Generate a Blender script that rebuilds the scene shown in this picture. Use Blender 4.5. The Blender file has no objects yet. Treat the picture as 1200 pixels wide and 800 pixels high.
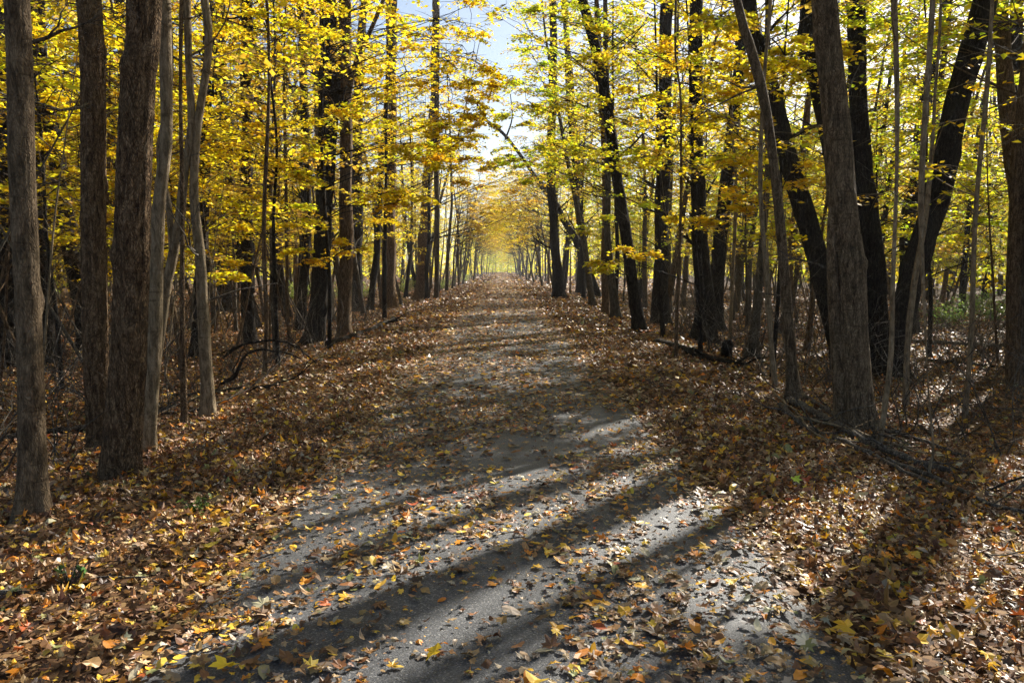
import bpy, math
import numpy as np
from mathutils import Vector, Matrix

R = math.radians
rng = np.random.default_rng(11)
scene = bpy.context.scene
col = scene.collection

# ---------------------------------------------------------------- camera
CAMH, FPX, CX, CY, HZ, VX = 1.5, 880.0, 600.0, 400.0, 314.0, 587.0
pitch = math.atan((CY - HZ) / FPX)
yaw = -math.atan((CX - VX) / FPX)
cam_d = bpy.data.cameras.new("camera")
cam_d.sensor_width = 36.0
cam_d.lens = FPX / 1200.0 * 36.0
cam_d.clip_start, cam_d.clip_end = 0.05, 3000
cam = bpy.data.objects.new("camera", cam_d)
cam.location = (0, 0, CAMH)
cam.rotation_euler = (R(90) - pitch, 0, yaw)
col.objects.link(cam)
scene.camera = cam
CM = np.array(cam.rotation_euler.to_matrix())

# ---------------------------------------------------------------- light
SUN_EL, SUN_AZ = R(33), R(41)          # azimuth measured from +Y towards +X
SUNV = np.array([math.sin(SUN_AZ) * math.cos(SUN_EL), math.cos(SUN_AZ) * math.cos(SUN_EL), math.sin(SUN_EL)])
world = bpy.data.worlds.new("World")
scene.world = world
world.use_nodes = True
wn = world.node_tree
wn.nodes.clear()
sky = wn.nodes.new("ShaderNodeTexSky")
sky.sky_type = 'NISHITA'
sky.sun_disc = False
sky.sun_elevation = SUN_EL
sky.sun_rotation = SUN_AZ
sky.air_density, sky.dust_density = 1.0, 1.6
bgn = wn.nodes.new("ShaderNodeBackground")
bgn.inputs["Strength"].default_value = 0.05
wo = wn.nodes.new("ShaderNodeOutputWorld")
wn.links.new(sky.outputs[0], bgn.inputs[0])
wn.links.new(bgn.outputs[0], wo.inputs[0])
sd = bpy.data.lights.new("sun", 'SUN')
sd.energy = 5.0
sd.angle = R(0.6)
sd.color = (1.0, 0.94, 0.84)
sun = bpy.data.objects.new("sun", sd)
sun.rotation_euler = Vector(SUNV).to_track_quat('Z', 'Y').to_euler()
sun.location = (20, 20, 30)
col.objects.link(sun)
scene.view_settings.view_transform = 'Standard'
scene.view_settings.look = 'None'
scene.view_settings.exposure = 1.68
scene.view_settings.gamma = 1
scene.view_settings.use_curve_mapping = False
try:
    scene.cycles.max_bounces = 8
    scene.cycles.diffuse_bounces = 4
    scene.cycles.transmission_bounces = 6
    scene.cycles.volume_bounces = 0
    scene.cycles.sample_clamp_indirect = 6
    scene.cycles.use_denoising = True
except Exception:
    pass

# ---------------------------------------------------------------- terrain height
def _sin_noise(x, y, s, seed=0):
    r = np.random.default_rng(seed + 77)
    o = 0
    for k in range(5):
        a = r.uniform(0, 6.28)
        f = s * r.uniform(0.6, 1.7)
        o = o + np.sin((x * math.cos(a) + y * math.sin(a)) * f + r.uniform(0, 6.28))
    return o / 5

def hgt(x, y):
    x = np.asarray(x, float)
    y = np.asarray(y, float)
    s = np.abs(x)
    a = np.clip((s - 1.75) / 1.6, 0, 1)
    z = -0.10 * a * a * (3 - 2 * a)
    lim = np.where(x < 0, 3.0, 3.5)
    b = np.clip((s - lim) / 2.2, 0, 1)
    z = z - 0.42 * b * b * (3 - 2 * b)
    m = np.clip((s - 1.9) / 1.5, 0, 1)
    z = z + m * (0.035 * _sin_noise(x, y, 2.3, 1) + 0.07 * np.clip(b, 0, 1) * _sin_noise(x, y, 0.7, 2))
    return z

def ray(px, py):
    d = CM @ np.array([(px - CX) / FPX, (CY - py) / FPX, -1.0])
    return d / np.linalg.norm(d)

def ground_at(px, py):
    """the spot of the ground that the photograph shows at a pixel"""
    d = ray(px, py)
    t = 0.5
    for _ in range(4000):
        p = np.array([0, 0, CAMH]) + d * t
        if p[2] <= hgt(p[0], p[1]) + 1e-3 or t > 200:
            break
        t += 0.02 + 0.002 * t
    return p

def at_depth(px, py, y):
    d = ray(px, py)
    return np.array([0, 0, CAMH]) + d * (y / d[1])

# ---------------------------------------------------------------- sun gaps in the canopy
def lit_amount(gx, gy):
    """0..1: how open the canopy is along the way from this bit of ground to the sun"""
    gx = np.asarray(gx, float)
    gy = np.asarray(gy, float)
    n = _sin_noise(gx, gy, 2.6, 5)
    out = np.zeros_like(gx)
    for (cx, cy, ra, rb, w) in GAPS:
        dx, dy = gx - cx, gy - cy
        u = dx * math.sin(SUN_AZ) + dy * math.cos(SUN_AZ)
        v = dx * math.cos(SUN_AZ) - dy * math.sin(SUN_AZ)
        q = (u / ra) ** 2 + (v / rb) ** 2 + 0.35 * n
        out = np.maximum(out, w * np.clip((1.15 - q) / 0.3, 0, 1))
    return out

def G(px, py, ra, rb, w=1.0):
    p = ground_at(px, py)
    return (p[0], p[1], ra, rb, w)

GAPS = [G(640, 640, 1.4, 0.65), G(720, 585, 1.0, 0.3), G(470, 770, 1.1, 0.6), G(890, 640, 0.9, 0.42),
        G(540, 580, 0.7, 0.3), G(745, 500, 1.0, 0.22), G(120, 740, 1.1, 0.85), G(1150, 740, 0.9, 0.45),
        G(290, 610, 0.8, 0.22), G(1180, 640, 0.5, 0.25), G(60, 660, 0.5, 0.25), G(1185, 490, 0.8, 0.3), G(1010, 600, 0.5, 0.2),
        G(330, 770, .6, .3), G(700, 690, .8, .3),
        G(440, 428, 2.2, 0.5), G(600, 402, 1.8, 0.4), G(690, 386, 3.0, 0.5), G(520, 390, 3, .5), G(480, 410, 1.6, .3),
        G(560, 368, 3.5, 0.7), G(640, 352, 4.0, 0.8), G(585, 340, 6, 1.2), G(800, 405, 1.5, .3), G(585, 326, 20, 3),
        G(270, 390, 2.0, .5), G(60, 440, 1.5, .5), G(1130, 400, 2.5, .4), G(1000, 390, 2, .4)]

# sprays that catch the sun: the crowns between them and the sun are open
CLEAR = [(at_depth(a, b, d), rad) for a, b, d, rad in [(500, 80, 15, 1.9), (530, 170, 15, 1.6), (440, 150, 15, 1.8), (300, 120, 13, 1.8), (455, 235, 15, 1.4),
         (640, 172, 17, 1.8), (700, 165, 17, 1.6), (740, 300, 14, .9), (560, 40, 15, 1.4), (130, 130, 12, 1.6), (780, 120, 14, 1.6), (1100, 180, 16, 1.8)]]

def cull(p, rnd):
    """leaves kept: those that do not stand in one of the gaps"""
    t = p[:, 2] / SUNV[2]
    gx, gy = p[:, 0] - SUNV[0] * t, p[:, 1] - SUNV[1] * t
    l = lit_amount(gx, gy)
    vis = (gy < 75) & (np.abs(gx) < 14)
    keep = ~(vis & (rnd < l * 0.985))
    rnd2 = (rnd * 7919.0) % 1.0
    for c, rad in CLEAR:
        w = p - c
        t = w @ SUNV
        d = np.linalg.norm(w - t[:, None] * SUNV, axis=1)
        keep &= ~((t > 2.6) & (d < rad) & (rnd2 < 0.9))
    return keep

# ---------------------------------------------------------------- mesh helpers
class Acc:
    def __init__(self):
        self.v, self.f, self.c, self.n = [], [], [], 0
    def add(self, v, f, c=None):
        v = np.asarray(v, np.float32).reshape(-1, 3)
        self.v.append(v)
        self.f.append(np.asarray(f, np.int32) + self.n)
        if c is not None:
            self.c.append(np.asarray(c, np.float32).reshape(-1, 3))
        self.n += len(v)
    def mesh(self, name, mat, smooth=True):
        me = bpy.data.meshes.new(name)
        if not self.v:
            return me
        v = np.concatenate(self.v)
        loops = np.concatenate([f.reshape(-1) for f in self.f])
        sizes = np.concatenate([np.full(len(f), f.shape[1], np.int32) for f in self.f])
        starts = np.concatenate([[0], np.cumsum(sizes)[:-1]]).astype(np.int32)
        me.vertices.add(len(v))
        me.vertices.foreach_set("co", v.reshape(-1))
        me.loops.add(len(loops))
        me.loops.foreach_set("vertex_index", loops.astype(np.int32))
        me.polygons.add(len(sizes))
        me.polygons.foreach_set("loop_start", starts)
        me.polygons.foreach_set("loop_total", sizes)
        me.polygons.foreach_set("use_smooth", np.full(len(sizes), smooth))
        if self.c:
            c = np.concatenate(self.c)
            at = me.color_attributes.new("leaf_colour", 'FLOAT_COLOR', 'POINT')
            at.data.foreach_set("color", np.concatenate([c, np.ones((len(c), 1), np.float32)], 1).reshape(-1))
        me.materials.append(mat)
        me.update(calc_edges=True)
        return me
    def build(self, name, mat, parent=None, smooth=True):
        o = bpy.data.objects.new(name, self.mesh(name, mat, smooth))
        col.objects.link(o)
        if parent is not None:
            o.parent = parent
        return o

def tag(o, label=None, cat=None, group=None, kind=None):
    if label: o["label"] = label
    if cat: o["category"] = cat
    if group: o["group"] = group
    if kind: o["kind"] = kind
    return o

def root(name, loc, label, cat, group=None):
    o = bpy.data.objects.new(name, None)
    o.empty_display_size = 0.2
    o.location = loc
    col.objects.link(o)
    return tag(o, label, cat, group)

def nrm(a):
    return a / np.maximum(np.linalg.norm(a, axis=-1, keepdims=True), 1e-9)

def tubes(acc, P, RR, n=3):
    """many round tapering tubes of the same point count: P (m,k,3), RR (m,k)"""
    P = np.asarray(P, float)
    RR = np.asarray(RR, float)
    m, k, _ = P.shape
    T = np.gradient(P, axis=1)
    T = nrm(T)
    main = nrm(P[:, -1] - P[:, 0])
    ref = np.where(np.abs(main[:, 2:3]) > 0.8, np.array([[0.0, 1.0, 0.0]]), np.array([[0.0, 0.0, 1.0]]))[:, None, :]
    U = nrm(np.cross(T, np.broadcast_to(ref, T.shape)))
    V = np.cross(T, U)
    a = np.arange(n) * 2 * math.pi / n
    ring = P[:, :, None, :] + RR[:, :, None, None] * (np.cos(a)[None, None, :, None] * U[:, :, None, :] + np.sin(a)[None, None, :, None] * V[:, :, None, :])
    idx = np.arange(m * k * n).reshape(m, k, n)
    f = np.stack([idx[:, :-1, :], np.roll(idx[:, :-1, :], -1, 2), np.roll(idx[:, 1:, :], -1, 2), idx[:, 1:, :]], -1).reshape(-1, 4)
    acc.add(ring.reshape(-1, 3), f)
    acc_cap = idx[:, -1, :]
    if n > 3:
        acc.f.append(acc_cap.reshape(-1, n).astype(np.int32) + (acc.n - m * k * n))

def spline(pts, rad, step):
    """Catmull-Rom through the points"""
    pts = np.asarray(pts, float)
    rad = np.asarray(rad, float)
    P = np.vstack([2 * pts[0] - pts[1], pts, 2 * pts[-1] - pts[-2]])
    op, orr = [], []
    for i in range(len(pts) - 1):
        p0, p1, p2, p3 = P[i:i + 4]
        n = max(2, int(np.linalg.norm(p2 - p1) / step))
        t = np.linspace(0, 1, n, endpoint=False)[:, None]
        op.append(0.5 * (2 * p1 + (p2 - p0) * t + (2 * p0 - 5 * p1 + 4 * p2 - p3) * t ** 2 + (3 * p1 - p0 - 3 * p2 + p3) * t ** 3))
        orr.append(rad[i] + (rad[i + 1] - rad[i]) * t[:, 0])
    op.append(pts[-1:])
    orr.append(rad[-1:])
    return np.vstack(op), np.concatenate(orr)

def trunk_tube(acc, pts, rad, n=20, step=0.12, seed=0, flare=0.55, ridge=0.035, knots=5):
    """a stem with root flare, slow bulges, bark ridges and a few knots"""
    r = np.random.default_rng(seed)
    P, RR = spline(pts, rad, step)
    k = len(P)
    h = np.concatenate([[0], np.cumsum(np.linalg.norm(np.diff(P, axis=0), axis=1))])
    sway = RR[:, None] * 0.10
    P = P + np.stack([np.sin(h * r.uniform(1.2, 2.4) + r.uniform(0, 6)) * sway[:, 0], np.sin(h * r.uniform(1.2, 2.4) + r.uniform(0, 6)) * sway[:, 0], 0 * h], 1)
    T = nrm(np.gradient(P, axis=0))
    U = nrm(np.cross(T, [0, 1, 0.001]))
    V = np.cross(T, U)
    a = np.arange(n) * 2 * math.pi / n
    A, H = np.meshgrid(a, h)
    hb = np.maximum(H - 0.3, 0)
    lob = r.integers(4, 6)
    fl = flare * np.exp(-hb / 0.22) * (0.75 + 0.5 * np.sin(A * lob + r.uniform(0, 6)) + 0.3 * np.sin(A * 2 + r.uniform(0, 6)))
    bul = 0.045 * np.sin(A * 2 + H * 1.1 + r.uniform(0, 6)) + 0.03 * np.sin(A * 3 - H * 1.9 + r.uniform(0, 6)) + 0.02 * np.sin(H * 3.1 + r.uniform(0, 6))
    if n >= 40:
        ph = np.cumsum(r.normal(0, 0.16, k))[:, None]
        nr = 13
        w1 = np.abs(np.sin(A * nr / 2 + ph + 0.6 * np.sin(A * 3 + H * 2.0)))
        w2 = np.abs(np.sin(A * (nr + 8) / 2 - ph * 1.4 + 0.5 * np.sin(H * 5 + A * 2)))
        brk = np.sin(H * 23 + 3 * np.sin(A * 5 + H)) > 0.82
        rid = ridge * (1.4 * (w1 ** 0.6 - .6) + 0.8 * (w2 ** .6 - .6) - 0.7 * brk + r.normal(0, 0.22, A.shape))
    else:
        rid = ridge * (np.sin(A * (n // 2) + 1.5 * np.sin(H * 2.3)) * 0.5 + r.normal(0, 0.45, A.shape))
    K = 0
    for _ in range(knots):
        ka, kh = r.uniform(0, 6.28), r.uniform(0.6, max(1.0, min(h[-1], 6)))
        da = np.angle(np.exp(1j * (A - ka)))
        K = K + 0.24 * np.exp(-(da / 0.40) ** 2 - ((H - kh) / 0.06) ** 2)
    rr = RR[:, None] * (1 + fl + bul + rid + K)
    ring = P[:, None, :] + rr[:, :, None] * (np.cos(A)[:, :, None] * U[:, None, :] + np.sin(A)[:, :, None] * V[:, None, :])
    idx = np.arange(k * n).reshape(k, n)
    f = np.stack([idx[:-1], np.roll(idx[:-1], -1, 1), np.roll(idx[1:], -1, 1), idx[1:]], -1).reshape(-1, 4)
    acc.add(ring.reshape(-1, 3), f)
    acc.f.append(idx[-1:].astype(np.int32) + (acc.n - k * n))
    return P, RR

def grow(acc, p, d, length, r0, depth, r, up=0.15, kink=0.28):
    """a limb with side twigs, recursive"""
    k = 7
    pts = [np.array(p, float)]
    d = nrm(np.array(d, float))
    for _ in range(k - 1):
        d = nrm(d + r.normal(0, kink, 3) * 0.6 + np.array([0, 0, up * 0.3]))
        pts.append(pts[-1] + d * length / (k - 1))
    pts = np.array(pts)
    rad = r0 * np.linspace(1, 0.28, k)
    tubes(acc, pts[None], rad[None], 5 if r0 > 0.02 else 3)
    ends = [pts[-1]]
    if depth > 0:
        for _ in range(r.integers(2, 5)):
            i = r.integers(2, k)
            ax = nrm(pts[i] - pts[i - 1])
            s = nrm(ax + r.normal(0, 0.6, 3))
            ends += grow(acc, pts[i], s, length * r.uniform(0.35, 0.6), rad[i] * 0.65, depth - 1, r, up, kink)
    return ends

# leaf shapes (in the leaf's own plane, tip towards +y, length about 1)
def _poly(angs, rads):
    a = list(angs) + [-x for x in reversed(angs[1:-1])]
    q = list(rads) + list(reversed(rads[1:-1]))
    v = [[0, 0, 0]] + [[math.sin(R(t)) * s, math.cos(R(t)) * s, 0] for t, s in zip(a, q)]
    m = len(a)
    return np.array(v) * 0.55, np.array([[0, 1 + i, 1 + (i + 1) % m] for i in range(m)])

MAPLE = _poly([0, 9, 17, 27, 45, 58, 66, 78, 100, 116, 150, 180], [1, .72, .60, .50, .95, .66, .62, .46, .78, .55, .45, .12])
OVAL = _poly([0, 18, 40, 75, 115, 150, 180], [1, .72, .52, .44, .46, .62, .85])
STAR = _poly([0, 25, 48, 75, 105, 180], [1, .5, .9, .45, .7, .3])
QUAD = (np.array([[0, -.5, 0], [.34, .02, 0.06], [0, .5, 0], [-.34, .02, 0.06]]), np.array([[0, 1, 2], [0, 2, 3]]))
SPADE = (np.array([[0, -.45, 0], [.42, -.12, .05], [.2, .12, .02], [0, .55, -.03], [-.2, .12, .02], [-.42, -.12, .05]]),
         np.array([[0, 1, 2], [0, 2, 3], [0, 3, 4], [0, 4, 5]]))

TORN = _poly([0, 22, 38, 62, 85, 110, 140, 180], [.9, .5, .72, .4, .66, .5, .62, .35])

def leaves(acc, shape, pos, size, nor, colr, curl, r, stalk=False):
    T, F = shape
    n, k = len(pos), len(T)
    if n == 0:
        return
    nor = nrm(nor)
    yawv = r.normal(0, 1, (n, 3))
    U = nrm(np.cross(nor, yawv))
    V = np.cross(nor, U)
    x = T[:, 0][None] * np.ones((n, 1)) * r.uniform(0.8, 1.15, (n, 1))
    y = T[:, 1][None] * np.ones((n, 1))
    if curl > 0:
        x = x * (1 + r.normal(0, 0.10, (n, k)))
        y = y * (1 + r.normal(0, 0.08, (n, k)))
    a, b, c = (r.normal(0, curl, (n, 1)) for _ in range(3))
    z = T[:, 2][None] + a * x * x * 1.3 + b * y * y + c * x * y
    if curl > 0:
        z = z + r.normal(0, 0.03 * min(curl, 1), (n, k))
    s = np.asarray(size).reshape(-1, 1, 1)
    P = pos[:, None, :] + s * (x[..., None] * U[:, None] + y[..., None] * V[:, None] + z[..., None] * nor[:, None])
    f = (F[None] + (np.arange(n) * k)[:, None, None]).reshape(-1, 3)
    cc = np.repeat(colr, k, 0) * (1 + r.normal(0, 0.05, (n * k, 1)))
    acc.add(P.reshape(-1, 3), f, np.clip(cc, 0.005, 0.95))

# ---------------------------------------------------------------- materials
def mat_new(name):
    m = bpy.data.materials.new(name)
    m.use_nodes = True
    nt = m.node_tree
    nt.nodes.clear()
    out = nt.nodes.new("ShaderNodeOutputMaterial")
    return m, nt, out

def N(nt, t, **kw):
    n = nt.nodes.new(t)
    for k, v in kw.items():
        setattr(n, k, v)
    return n

def ramp(nt, stops, fac=None):
    n = nt.nodes.new("ShaderNodeValToRGB")
    e = n.color_ramp.elements
    while len(e) < len(stops):
        e.new(0.5)
    for i, (p, c) in enumerate(stops):
        e[i].position = p
        e[i].color = (*c, 1)
    if fac is not None:
        nt.links.new(fac, n.inputs[0])
    return n

def bark(name, base, dark, light, ridge=1.0, scale=1.0, lichen=0.3, scars=0.0):
    m, nt, out = mat_new(name)
    L = nt.links.new
    tc = N(nt, "ShaderNodeTexCoord")
    mp = N(nt, "ShaderNodeMapping")
    mp.inputs["Scale"].default_value = (34 * scale, 34 * scale, 8 * scale)
    L(tc.outputs["Object"], mp.inputs[0])
    n1 = N(nt, "ShaderNodeTexNoise")
    n1.inputs["Scale"].default_value = 1.0
    n1.inputs["Detail"].default_value = 6
    n1.inputs["Roughness"].default_value = 0.7
    n1.inputs["Distortion"].default_value = 0.6
    L(mp.outputs[0], n1.inputs["Vector"])
    r1 = ramp(nt, [(0.38, dark), (0.5, base), (0.62, light)], n1.outputs[0])
    n2 = N(nt, "ShaderNodeTexNoise")
    n2.inputs["Scale"].default_value = 2.1
    n2.inputs["Detail"].default_value = 4
    L(tc.outputs["Object"], n2.inputs["Vector"])
    r2 = ramp(nt, [(0.45, (0, 0, 0)), (0.7, (lichen,) * 3)], n2.outputs[0])
    mx = N(nt, "ShaderNodeMix", data_type='RGBA')
    L(r2.outputs[0], mx.inputs[0])
    L(r1.outputs[0], mx.inputs[6])
    mx.inputs[7].default_value = (0.19, 0.17, 0.105, 1)
    vo = N(nt, "ShaderNodeTexVoronoi", feature='DISTANCE_TO_EDGE')
    mp2 = N(nt, "ShaderNodeMapping")
    mp2.inputs["Scale"].default_value = (21 * scale, 21 * scale, 4.2 * scale)
    nz = N(nt, "ShaderNodeTexNoise")
    nz.inputs["Scale"].default_value = 6
    L(tc.outputs["Object"], nz.inputs["Vector"])
    ad = N(nt, "ShaderNodeMix", data_type='RGBA', blend_type='LINEAR_LIGHT')
    ad.inputs[0].default_value = 0.06
    L(tc.outputs["Object"], ad.inputs[6])
    L(nz.outputs["Color"], ad.inputs[7])
    L(ad.outputs[2], mp2.inputs[0])
    L(mp2.outputs[0], vo.inputs["Vector"])
    vr = ramp(nt, [(0.0, (0.16,) * 3), (0.10, (0.55,) * 3), (0.26, (1, 1, 1))], vo.outputs["Distance"])  # dark crevices: bark's own grime, with relief shade put into the colour
    mu = N(nt, "ShaderNodeMix", data_type='RGBA', blend_type='MULTIPLY')
    mu.inputs[0].default_value = min(1, 0.8 * ridge)
    L(mx.outputs[2], mu.inputs[6])
    L(vr.outputs[0], mu.inputs[7])
    if scars:
        mp3 = N(nt, "ShaderNodeMapping")
        mp3.inputs["Scale"].default_value = (5, 5, 34)
        n3 = N(nt, "ShaderNodeTexNoise")
        n3.inputs["Scale"].default_value = 1
        n3.inputs["Detail"].default_value = 4
        L(tc.outputs["Object"], mp3.inputs[0])
        L(mp3.outputs[0], n3.inputs["Vector"])
        r3 = ramp(nt, [(0.60, (1, 1, 1)), (0.72, (0.5, 0.47, 0.43))], n3.outputs[0])
        mu3 = N(nt, "ShaderNodeMix", data_type='RGBA', blend_type='MULTIPLY')
        mu3.inputs[0].default_value = scars
        L(mu.outputs[2], mu3.inputs[6])
        L(r3.outputs[0], mu3.inputs[7])
        mu = mu3
    bs = N(nt, "ShaderNodeBsdfPrincipled")
    bs.inputs["Roughness"].default_value = 0.9
    bs.inputs["Specular IOR Level"].default_value = 0.12
    L(mu.outputs[2], bs.inputs["Base Color"])
    b1 = N(nt, "ShaderNodeBump")
    b1.inputs["Strength"].default_value = 0.9 * ridge
    b1.inputs["Distance"].default_value = 0.04
    L(vr.outputs[0], b1.inputs["Height"])
    b2 = N(nt, "ShaderNodeBump")
    b2.inputs["Strength"].default_value = 0.7
    b2.inputs["Distance"].default_value = 0.012
    L(n1.outputs[0], b2.inputs["Height"])
    L(b1.outputs[0], b2.inputs["Normal"])
    L(b2.outputs[0], bs.inputs["Normal"])
    L(bs.outputs[0], out.inputs[0])
    return m

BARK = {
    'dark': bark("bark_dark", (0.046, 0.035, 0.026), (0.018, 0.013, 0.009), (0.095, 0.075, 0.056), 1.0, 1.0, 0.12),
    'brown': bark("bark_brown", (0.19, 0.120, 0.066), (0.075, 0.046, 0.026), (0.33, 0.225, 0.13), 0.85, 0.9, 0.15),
    'pale': bark("bark_pale", (0.15, 0.105, 0.064), (0.065, 0.045, 0.027), (0.24, 0.175, 0.11), 0.55, 0.8, 0.2, 1.0),
    'grey': bark("bark_grey", (0.100, 0.082, 0.062), (0.042, 0.033, 0.025), (0.17, 0.145, 0.112), 0.6, 0.9, 0.25),
    'tan': bark("bark_tan", (0.22, 0.165, 0.10), (0.11, 0.08, 0.048), (0.32, 0.25, 0.165), 0.4, 0.9, 0.3, 0.8),
    'umber': bark("bark_umber", (0.19, 0.135, 0.082), (0.08, 0.055, 0.033), (0.31, 0.23, 0.145), 0.8, 0.8, 0.25, 0.8),
    'wood': bark("bark_dead", (0.13, 0.108, 0.085), (0.05, 0.038, 0.03), (0.27, 0.235, 0.19), 0.6, 1.2, 0.2),
}

def leaf_mat(name, trans, rough, spec=0.5):
    m, nt, out = mat_new(name)
    L = nt.links.new
    at = N(nt, "ShaderNodeAttribute", attribute_name="leaf_colour")
    bs = N(nt, "ShaderNodeBsdfPrincipled")
    bs.inputs["Roughness"].default_value = rough
    bs.inputs["Specular IOR Level"].default_value = spec
    L(at.outputs[0], bs.inputs["Base Color"])
    tr = N(nt, "ShaderNodeBsdfTranslucent")
    L(at.outputs[0], tr.inputs[0])
    mx = N(nt, "ShaderNodeMixShader")
    mx.inputs[0].default_value = trans
    L(bs.outputs[0], mx.inputs[1])
    L(tr.outputs[0], mx.inputs[2])
    L(mx.outputs[0], out.inputs[0])
    return m

M_LEAF = leaf_mat("autumn_leaf", 0.70, 0.5, 0.35)
M_LITTER = leaf_mat("fallen_leaf", 0.15, 0.50, 0.42)

# forest floor: the same fallen leaves, too far off to be modelled one by one
m, nt, out = mat_new("leaf_covered_ground")
L = nt.links.new
tc = N(nt, "ShaderNodeTexCoord")
vo = N(nt, "ShaderNodeTexVoronoi")
vo.inputs["Scale"].default_value = 26
L(tc.outputs["Object"], vo.inputs["Vector"])
sp = N(nt, "ShaderNodeSeparateColor")
L(vo.outputs["Color"], sp.inputs[0])
rp = ramp(nt, [(0.0, (0.022, 0.013, 0.008)), (0.3, (0.05, 0.028, 0.015)), (0.55, (0.09, 0.05, 0.026)), (0.8, (0.14, 0.08, 0.04)), (1.0, (0.22, 0.14, 0.06))], sp.outputs[0])
bs = N(nt, "ShaderNodeBsdfPrincipled")
bs.inputs["Roughness"].default_value = 0.8
bs.inputs["Specular IOR Level"].default_value = 0.08
L(rp.outputs[0], bs.inputs["Base Color"])
bp = N(nt, "ShaderNodeBump")
bp.inputs["Strength"].default_value = 1
bp.inputs["Distance"].default_value = 0.05
L(sp.outputs[1], bp.inputs["Height"])
L(bp.outputs[0], bs.inputs["Normal"])
L(bs.outputs[0], out.inputs[0])
M_GROUND = m

m, nt, out = mat_new("asphalt")
L = nt.links.new
tc = N(nt, "ShaderNodeTexCoord")
n1 = N(nt, "ShaderNodeTexNoise")
n1.inputs["Scale"].default_value = 160
n1.inputs["Detail"].default_value = 3
L(tc.outputs["Object"], n1.inputs["Vector"])
n2 = N(nt, "ShaderNodeTexNoise")
n2.inputs["Scale"].default_value = 1.1
n2.inputs["Detail"].default_value = 6
n2.inputs["Roughness"].default_value = 0.65
L(tc.outputs["Object"], n2.inputs["Vector"])
v1 = N(nt, "ShaderNodeTexVoronoi")
v1.inputs["Scale"].default_value = 190
L(tc.outputs["Object"], v1.inputs["Vector"])
s1 = N(nt, "ShaderNodeSeparateColor")
L(v1.outputs["Color"], s1.inputs[0])
rs = ramp(nt, [(0.0, (0.034, 0.036, 0.040)), (0.55, (0.068, 0.071, 0.077)), (0.9, (0.105, 0.108, 0.114)), (1.0, (0.24, 0.24, 0.235))], s1.outputs[0])
rl = ramp(nt, [(0.35, (0.72,) * 3), (0.65, (1.25, 1.22, 1.18))], n2.outputs[0])
mu = N(nt, "ShaderNodeMix", data_type='RGBA', blend_type='MULTIPLY')
mu.inputs[0].default_value = 1
L(rs.outputs[0], mu.inputs[6])
L(rl.outputs[0], mu.inputs[7])
# leaf cover further along the trail
vo = N(nt, "ShaderNodeTexVoronoi")
vo.inputs["Scale"].default_value = 15
L(tc.outputs["Object"], vo.inputs["Vector"])
sv = N(nt, "ShaderNodeSeparateColor")
L(vo.outputs["Color"], sv.inputs[0])
rv = ramp(nt, [(0.0, (0.07, 0.04, 0.022)), (0.4, (0.16, 0.09, 0.045)), (0.75, (0.27, 0.17, 0.08)), (1.0, (0.36, 0.29, 0.19))], sv.outputs[0])
sx = N(nt, "ShaderNodeSeparateXYZ")
L(tc.outputs["Object"], sx.inputs[0])
mr = N(nt, "ShaderNodeMapRange")
mr.inputs["From Min"].default_value = 16
mr.inputs["From Max"].default_value = 40
mr.inputs["To Max"].default_value = 0.62
L(sx.outputs["Y"], mr.inputs[0])
lt = N(nt, "ShaderNodeMath", operation='LESS_THAN')
L(sv.outputs[1], lt.inputs[0])
L(mr.outputs[0], lt.inputs[1])
mc = N(nt, "ShaderNodeMix", data_type='RGBA')
L(lt.outputs[0], mc.inputs[0])
L(mu.outputs[2], mc.inputs[6])
L(rv.outputs[0], mc.inputs[7])
bs = N(nt, "ShaderNodeBsdfPrincipled")
bs.inputs["Roughness"].default_value = 0.55
bs.inputs["Specular IOR Level"].default_value = 0.35
L(mc.outputs[2], bs.inputs["Base Color"])
ad = N(nt, "ShaderNodeMath", operation='ADD')
L(n1.outputs[0], ad.inputs[0])
L(s1.outputs[1], ad.inputs[1])
bp = N(nt, "ShaderNodeBump")
bp.inputs["Strength"].default_value = 0.55
bp.inputs["Distance"].default_value = 0.006
L(ad.outputs[0], bp.inputs["Height"])
L(bp.outputs[0], bs.inputs["Normal"])
L(bs.outputs[0], out.inputs[0])
M_ASPH = m

# ---------------------------------------------------------------- ground and trail
def graded(lo, hi, fine_lo, fine_hi, d0, g=1.12):
    a = list(np.arange(fine_lo, fine_hi + 1e-6, d0))
    s, x = d0, fine_hi
    while x < hi:
        s *= g
        x += s
        a.append(x)
    s, x = d0, fine_lo
    while x > lo:
        s *= g
        x -= s
        a.insert(0, x)
    return np.array(a)

gx, gy = graded(-500, 500, -9, 9, 0.12), graded(-40, 1200, 0, 18, 0.15)
X, Y = np.meshgrid(gx, gy)
Z = hgt(X, Y)
a = Acc()
idx = np.arange(X.size).reshape(X.shape)
a.add(np.stack([X, Y, Z], -1), np.stack([idx[:-1, :-1], idx[:-1, 1:], idx[1:, 1:], idx[1:, :-1]], -1).reshape(-1, 4))
tag(a.build("ground", M_GROUND), kind="structure")
a = Acc()
ys = np.concatenate([np.arange(-12, 30, 0.1), np.arange(30, 420, 2.0)])
xl = -1.45 + 0.05 * _sin_noise(ys, ys * 0, 2.5, 8) - 0.02 * _sin_noise(ys, ys, 9, 9)
xr = 1.50 + 0.05 * _sin_noise(ys, ys * 0, 2.2, 18) + 0.02 * _sin_noise(ys, ys, 8, 19)
t = np.linspace(0, 1, 9)
PX = xl[:, None] + (xr - xl)[:, None] * t
PY = ys[:, None] + 0 * t
PZ = np.full_like(PX, 0.012) + 0.012 * (1 - (2 * t - 1) ** 2)
PZ[:, 0] = PZ[:, -1] = -0.01
idx = np.arange(PX.size).reshape(PX.shape)
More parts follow.
